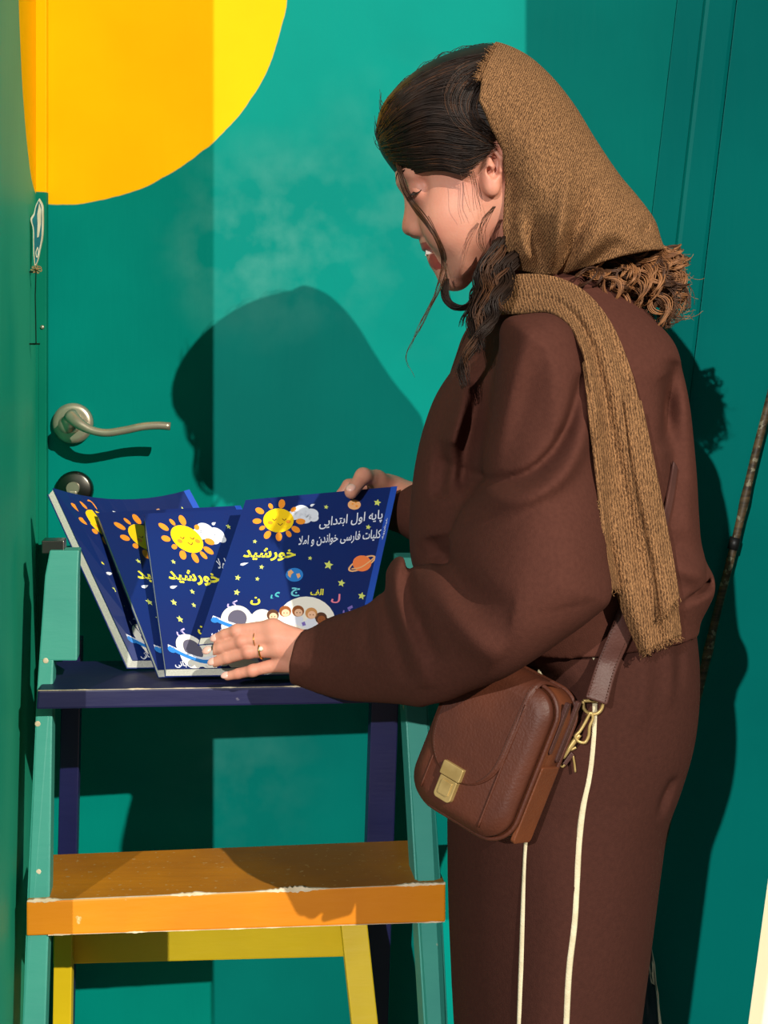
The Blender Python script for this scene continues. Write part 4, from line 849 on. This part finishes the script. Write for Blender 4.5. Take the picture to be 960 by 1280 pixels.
# flap: folds over the top, long rounded tongue on the front
FW_ = .086
def fl(u, s):                             # u across -1..1, s along 0 (back) .. 1 (tip)
    L0, L1, L2 = .038, .020, .100; d = s*(L0+L1+L2); taper = 1-.06*s
    if s*(L0+L1+L2) > L0+L1+L2-.045: q = (d-(L0+L1+L2-.045))/.045; taper *= math.sqrt(max(1-q**2.4, 0))*.98+.02*(1-q)
    x = u*FW_/2*taper-.010; top = BH/2+.0035
    if d < L0: return (x, BD/2-.002-d, top-(.006*(1-d/L0)**2))
    if d < L0+L1: a = (d-L0)/L1*math.pi/2; return (x, BD/2-.002-L0-.016*math.sin(a), top-.016*(1-math.cos(a)))
    e = d-L0-L1; return (x, BD/2-.002-L0-.016-.0022*math.sin(min(1,e/.1)*2.6), top-.016-e)
bm = bmesh.new(); g = [[bm.verts.new(bl(*fl(-1+2*j/24, i/60))) for j in range(25)] for i in range(61)]
for i in range(60):
    for j in range(24): bm.faces.new((g[i][j], g[i][j+1], g[i+1][j+1], g[i+1][j]))
bmesh.ops.remove_doubles(bm, verts=bm.verts, dist=.0002)
flap = obj('flap', bm, m_lea, bag, True); md = flap.modifiers.new('s', 'SOLIDIFY'); md.thickness = .0028; md.offset = 0
bm = bmesh.new(); e = [bl(*fl(u, s)) for u, s in [(-1, s) for s in np.linspace(.05,.995,60)]+[(u, .995) for u in np.linspace(-1,1,9)]+[(1, s) for s in np.linspace(.995,.05,60)]]; tube(bm, e, .0014, 6); obj('flap_edge', bm, m_lea, flap, True)
bm = bmesh.new()
for s in np.linspace(.3,.93,44):
    for sg in (-1,1):
        u = sg*.90; a, b_ = fl(u, s), fl(u, s+.009); tube(bm, [bl(a[0],a[1]-.0016,a[2]), bl(b_[0],b_[1]-.0016,b_[2])], .0005, 5)
o = obj('stitching', bm, m_thr, flap); o['kind'] = 'stuff'
tz = fl(0,1)[2]; ty_ = fl(0,1)[1]
bm = bmesh.new(); slabl(bm, rrect(.023,.013,.0012,.0012,3,-.012,tz+.007), ty_-.0065, ty_-.001, .0008); slabl(bm, rrect(.0195,.021,.004,.0012,4,-.012,tz-.0105), ty_-.0060, ty_+.002, .0008); slabl(bm, rrect(.012,.013,.002,.001,4,-.012,tz-.0095), ty_-.0072, ty_-.005, .0005)
o = obj('clasp', bm, m_brass, bag); o['label'] = 'brass tuck clasp'
# side gusset: zip track, slip pocket, hardware
bm = bmesh.new(); slabl2 = lambda prof, x0, x1, bv: prism(bm, [bl(x0, y, z) for y, z in prof], bl(x1,0,0)-bl(x0,0,0), bv)
slabl2(rrect(.034,.075,.004,.003,4,.002,-.030), BW/2-.001, BW/2+.0035, .0012); o = obj('side_pocket', bm, m_lea2, bag)
bm = bmesh.new(); slabl2(rrect(.006,.06,.002,.002,3,.012,.042), BW/2-.002, BW/2+.0022, .0006); slabl2(rrect(.006,.05,.002,.002,3,-.008,.045), BW/2-.002, BW/2+.0022, .0006); obj('zip_tape', bm, m_strap, bag)
RC = P(741, 882, -.148)
m_c = []
def px_tube(bm, pts, Y, r, n=24, close=False):
    p = spl(pts+([pts[0]] if close else []), n); tube(bm, [P(x, y, Y) for x, y in p], r, 8)
bm = bmesh.new(); px_tube(bm, [(729,876),(730,886),(737,892),(746,892),(752,886),(753,878),(741,876)], -.150, .0016, 30, True); o = obj('strap_ring', bm, m_brass, bag, True); o['label'] = 'brass ring joining strap and hook'
bm = bmesh.new(); px_tube(bm, [(738,890),(733,900),(724,915),(719,921),(722,926),(731,928),(735,922),(737,908),(741,896),(738,890)], -.152, .0015, 40); px_tube(bm, [(724,918),(715,930),(707,941),(703,947)], -.150, .0026, 12); obj('snap_hook', bm, m_brass, bag, True)
bm = bmesh.new(); px_tube(bm, [(717,925),(710,924),(708,931),(713,937),(720,934)], -.147, .0013, 16); px_tube(bm, [(716,944),(718,955),(719,965)], -.147, .0011, 8); px_tube(bm, [(704,944),(699,952),(702,958),(711,948),(716,944)], -.147, .0014, 16); obj('zip_pull', bm, m_brass, bag, True)
bm = bmesh.new(); prism(bm, [P(703,955,-.152),P(714,940,-.152),P(718,944,-.152),P(708,957,-.152)], (0,.004,0), .0008); obj('ring_tab', bm, m_strap, bag)
STR = [((731,872),(759,882)), ((744,832),(771,838)), ((759,795),(789,796)), ((771,765),(800,768)), ((790,722),(815,726)), ((812,680),(826,690)), ((826,648),(833,660)), ((836,605),(842,615)), ((841,575),(846,583))]
strap, *_ = sheet('strap', STR, [SG, TG], .0084, m_strap, bag, 8, 70, .0035, (0,0), -.08, 10, 0, ed=.0008, lift=lambda v: .020*np.clip(1-v*4.5, 0, 1)**1.5)
bm = bmesh.new()
for side in (.12, .88):
    L_ = spl([r_[0] for r_ in STR], 80); R_ = spl([r_[1] for r_ in STR], 80); px, py, Dd = _
    ii = np.linspace(0,69,80); 
    for k in range(0, 60, 1):
        a = []
        for q in (k, k+.55):
            i = q/79*69; x = np.interp(i, range(70), px[:,0]*(1-side)+px[:,7]*side); y = np.interp(i, range(70), py[:,0]*(1-side)+py[:,7]*side); d = np.interp(i, range(70), Dd[:,int(side*7)]); a.append(P(x, y, d-.0024))
        tube(bm, a, .0005, 5)
o = obj('strap_stitching', bm, m_thr, strap); o['kind'] = 'stuff'
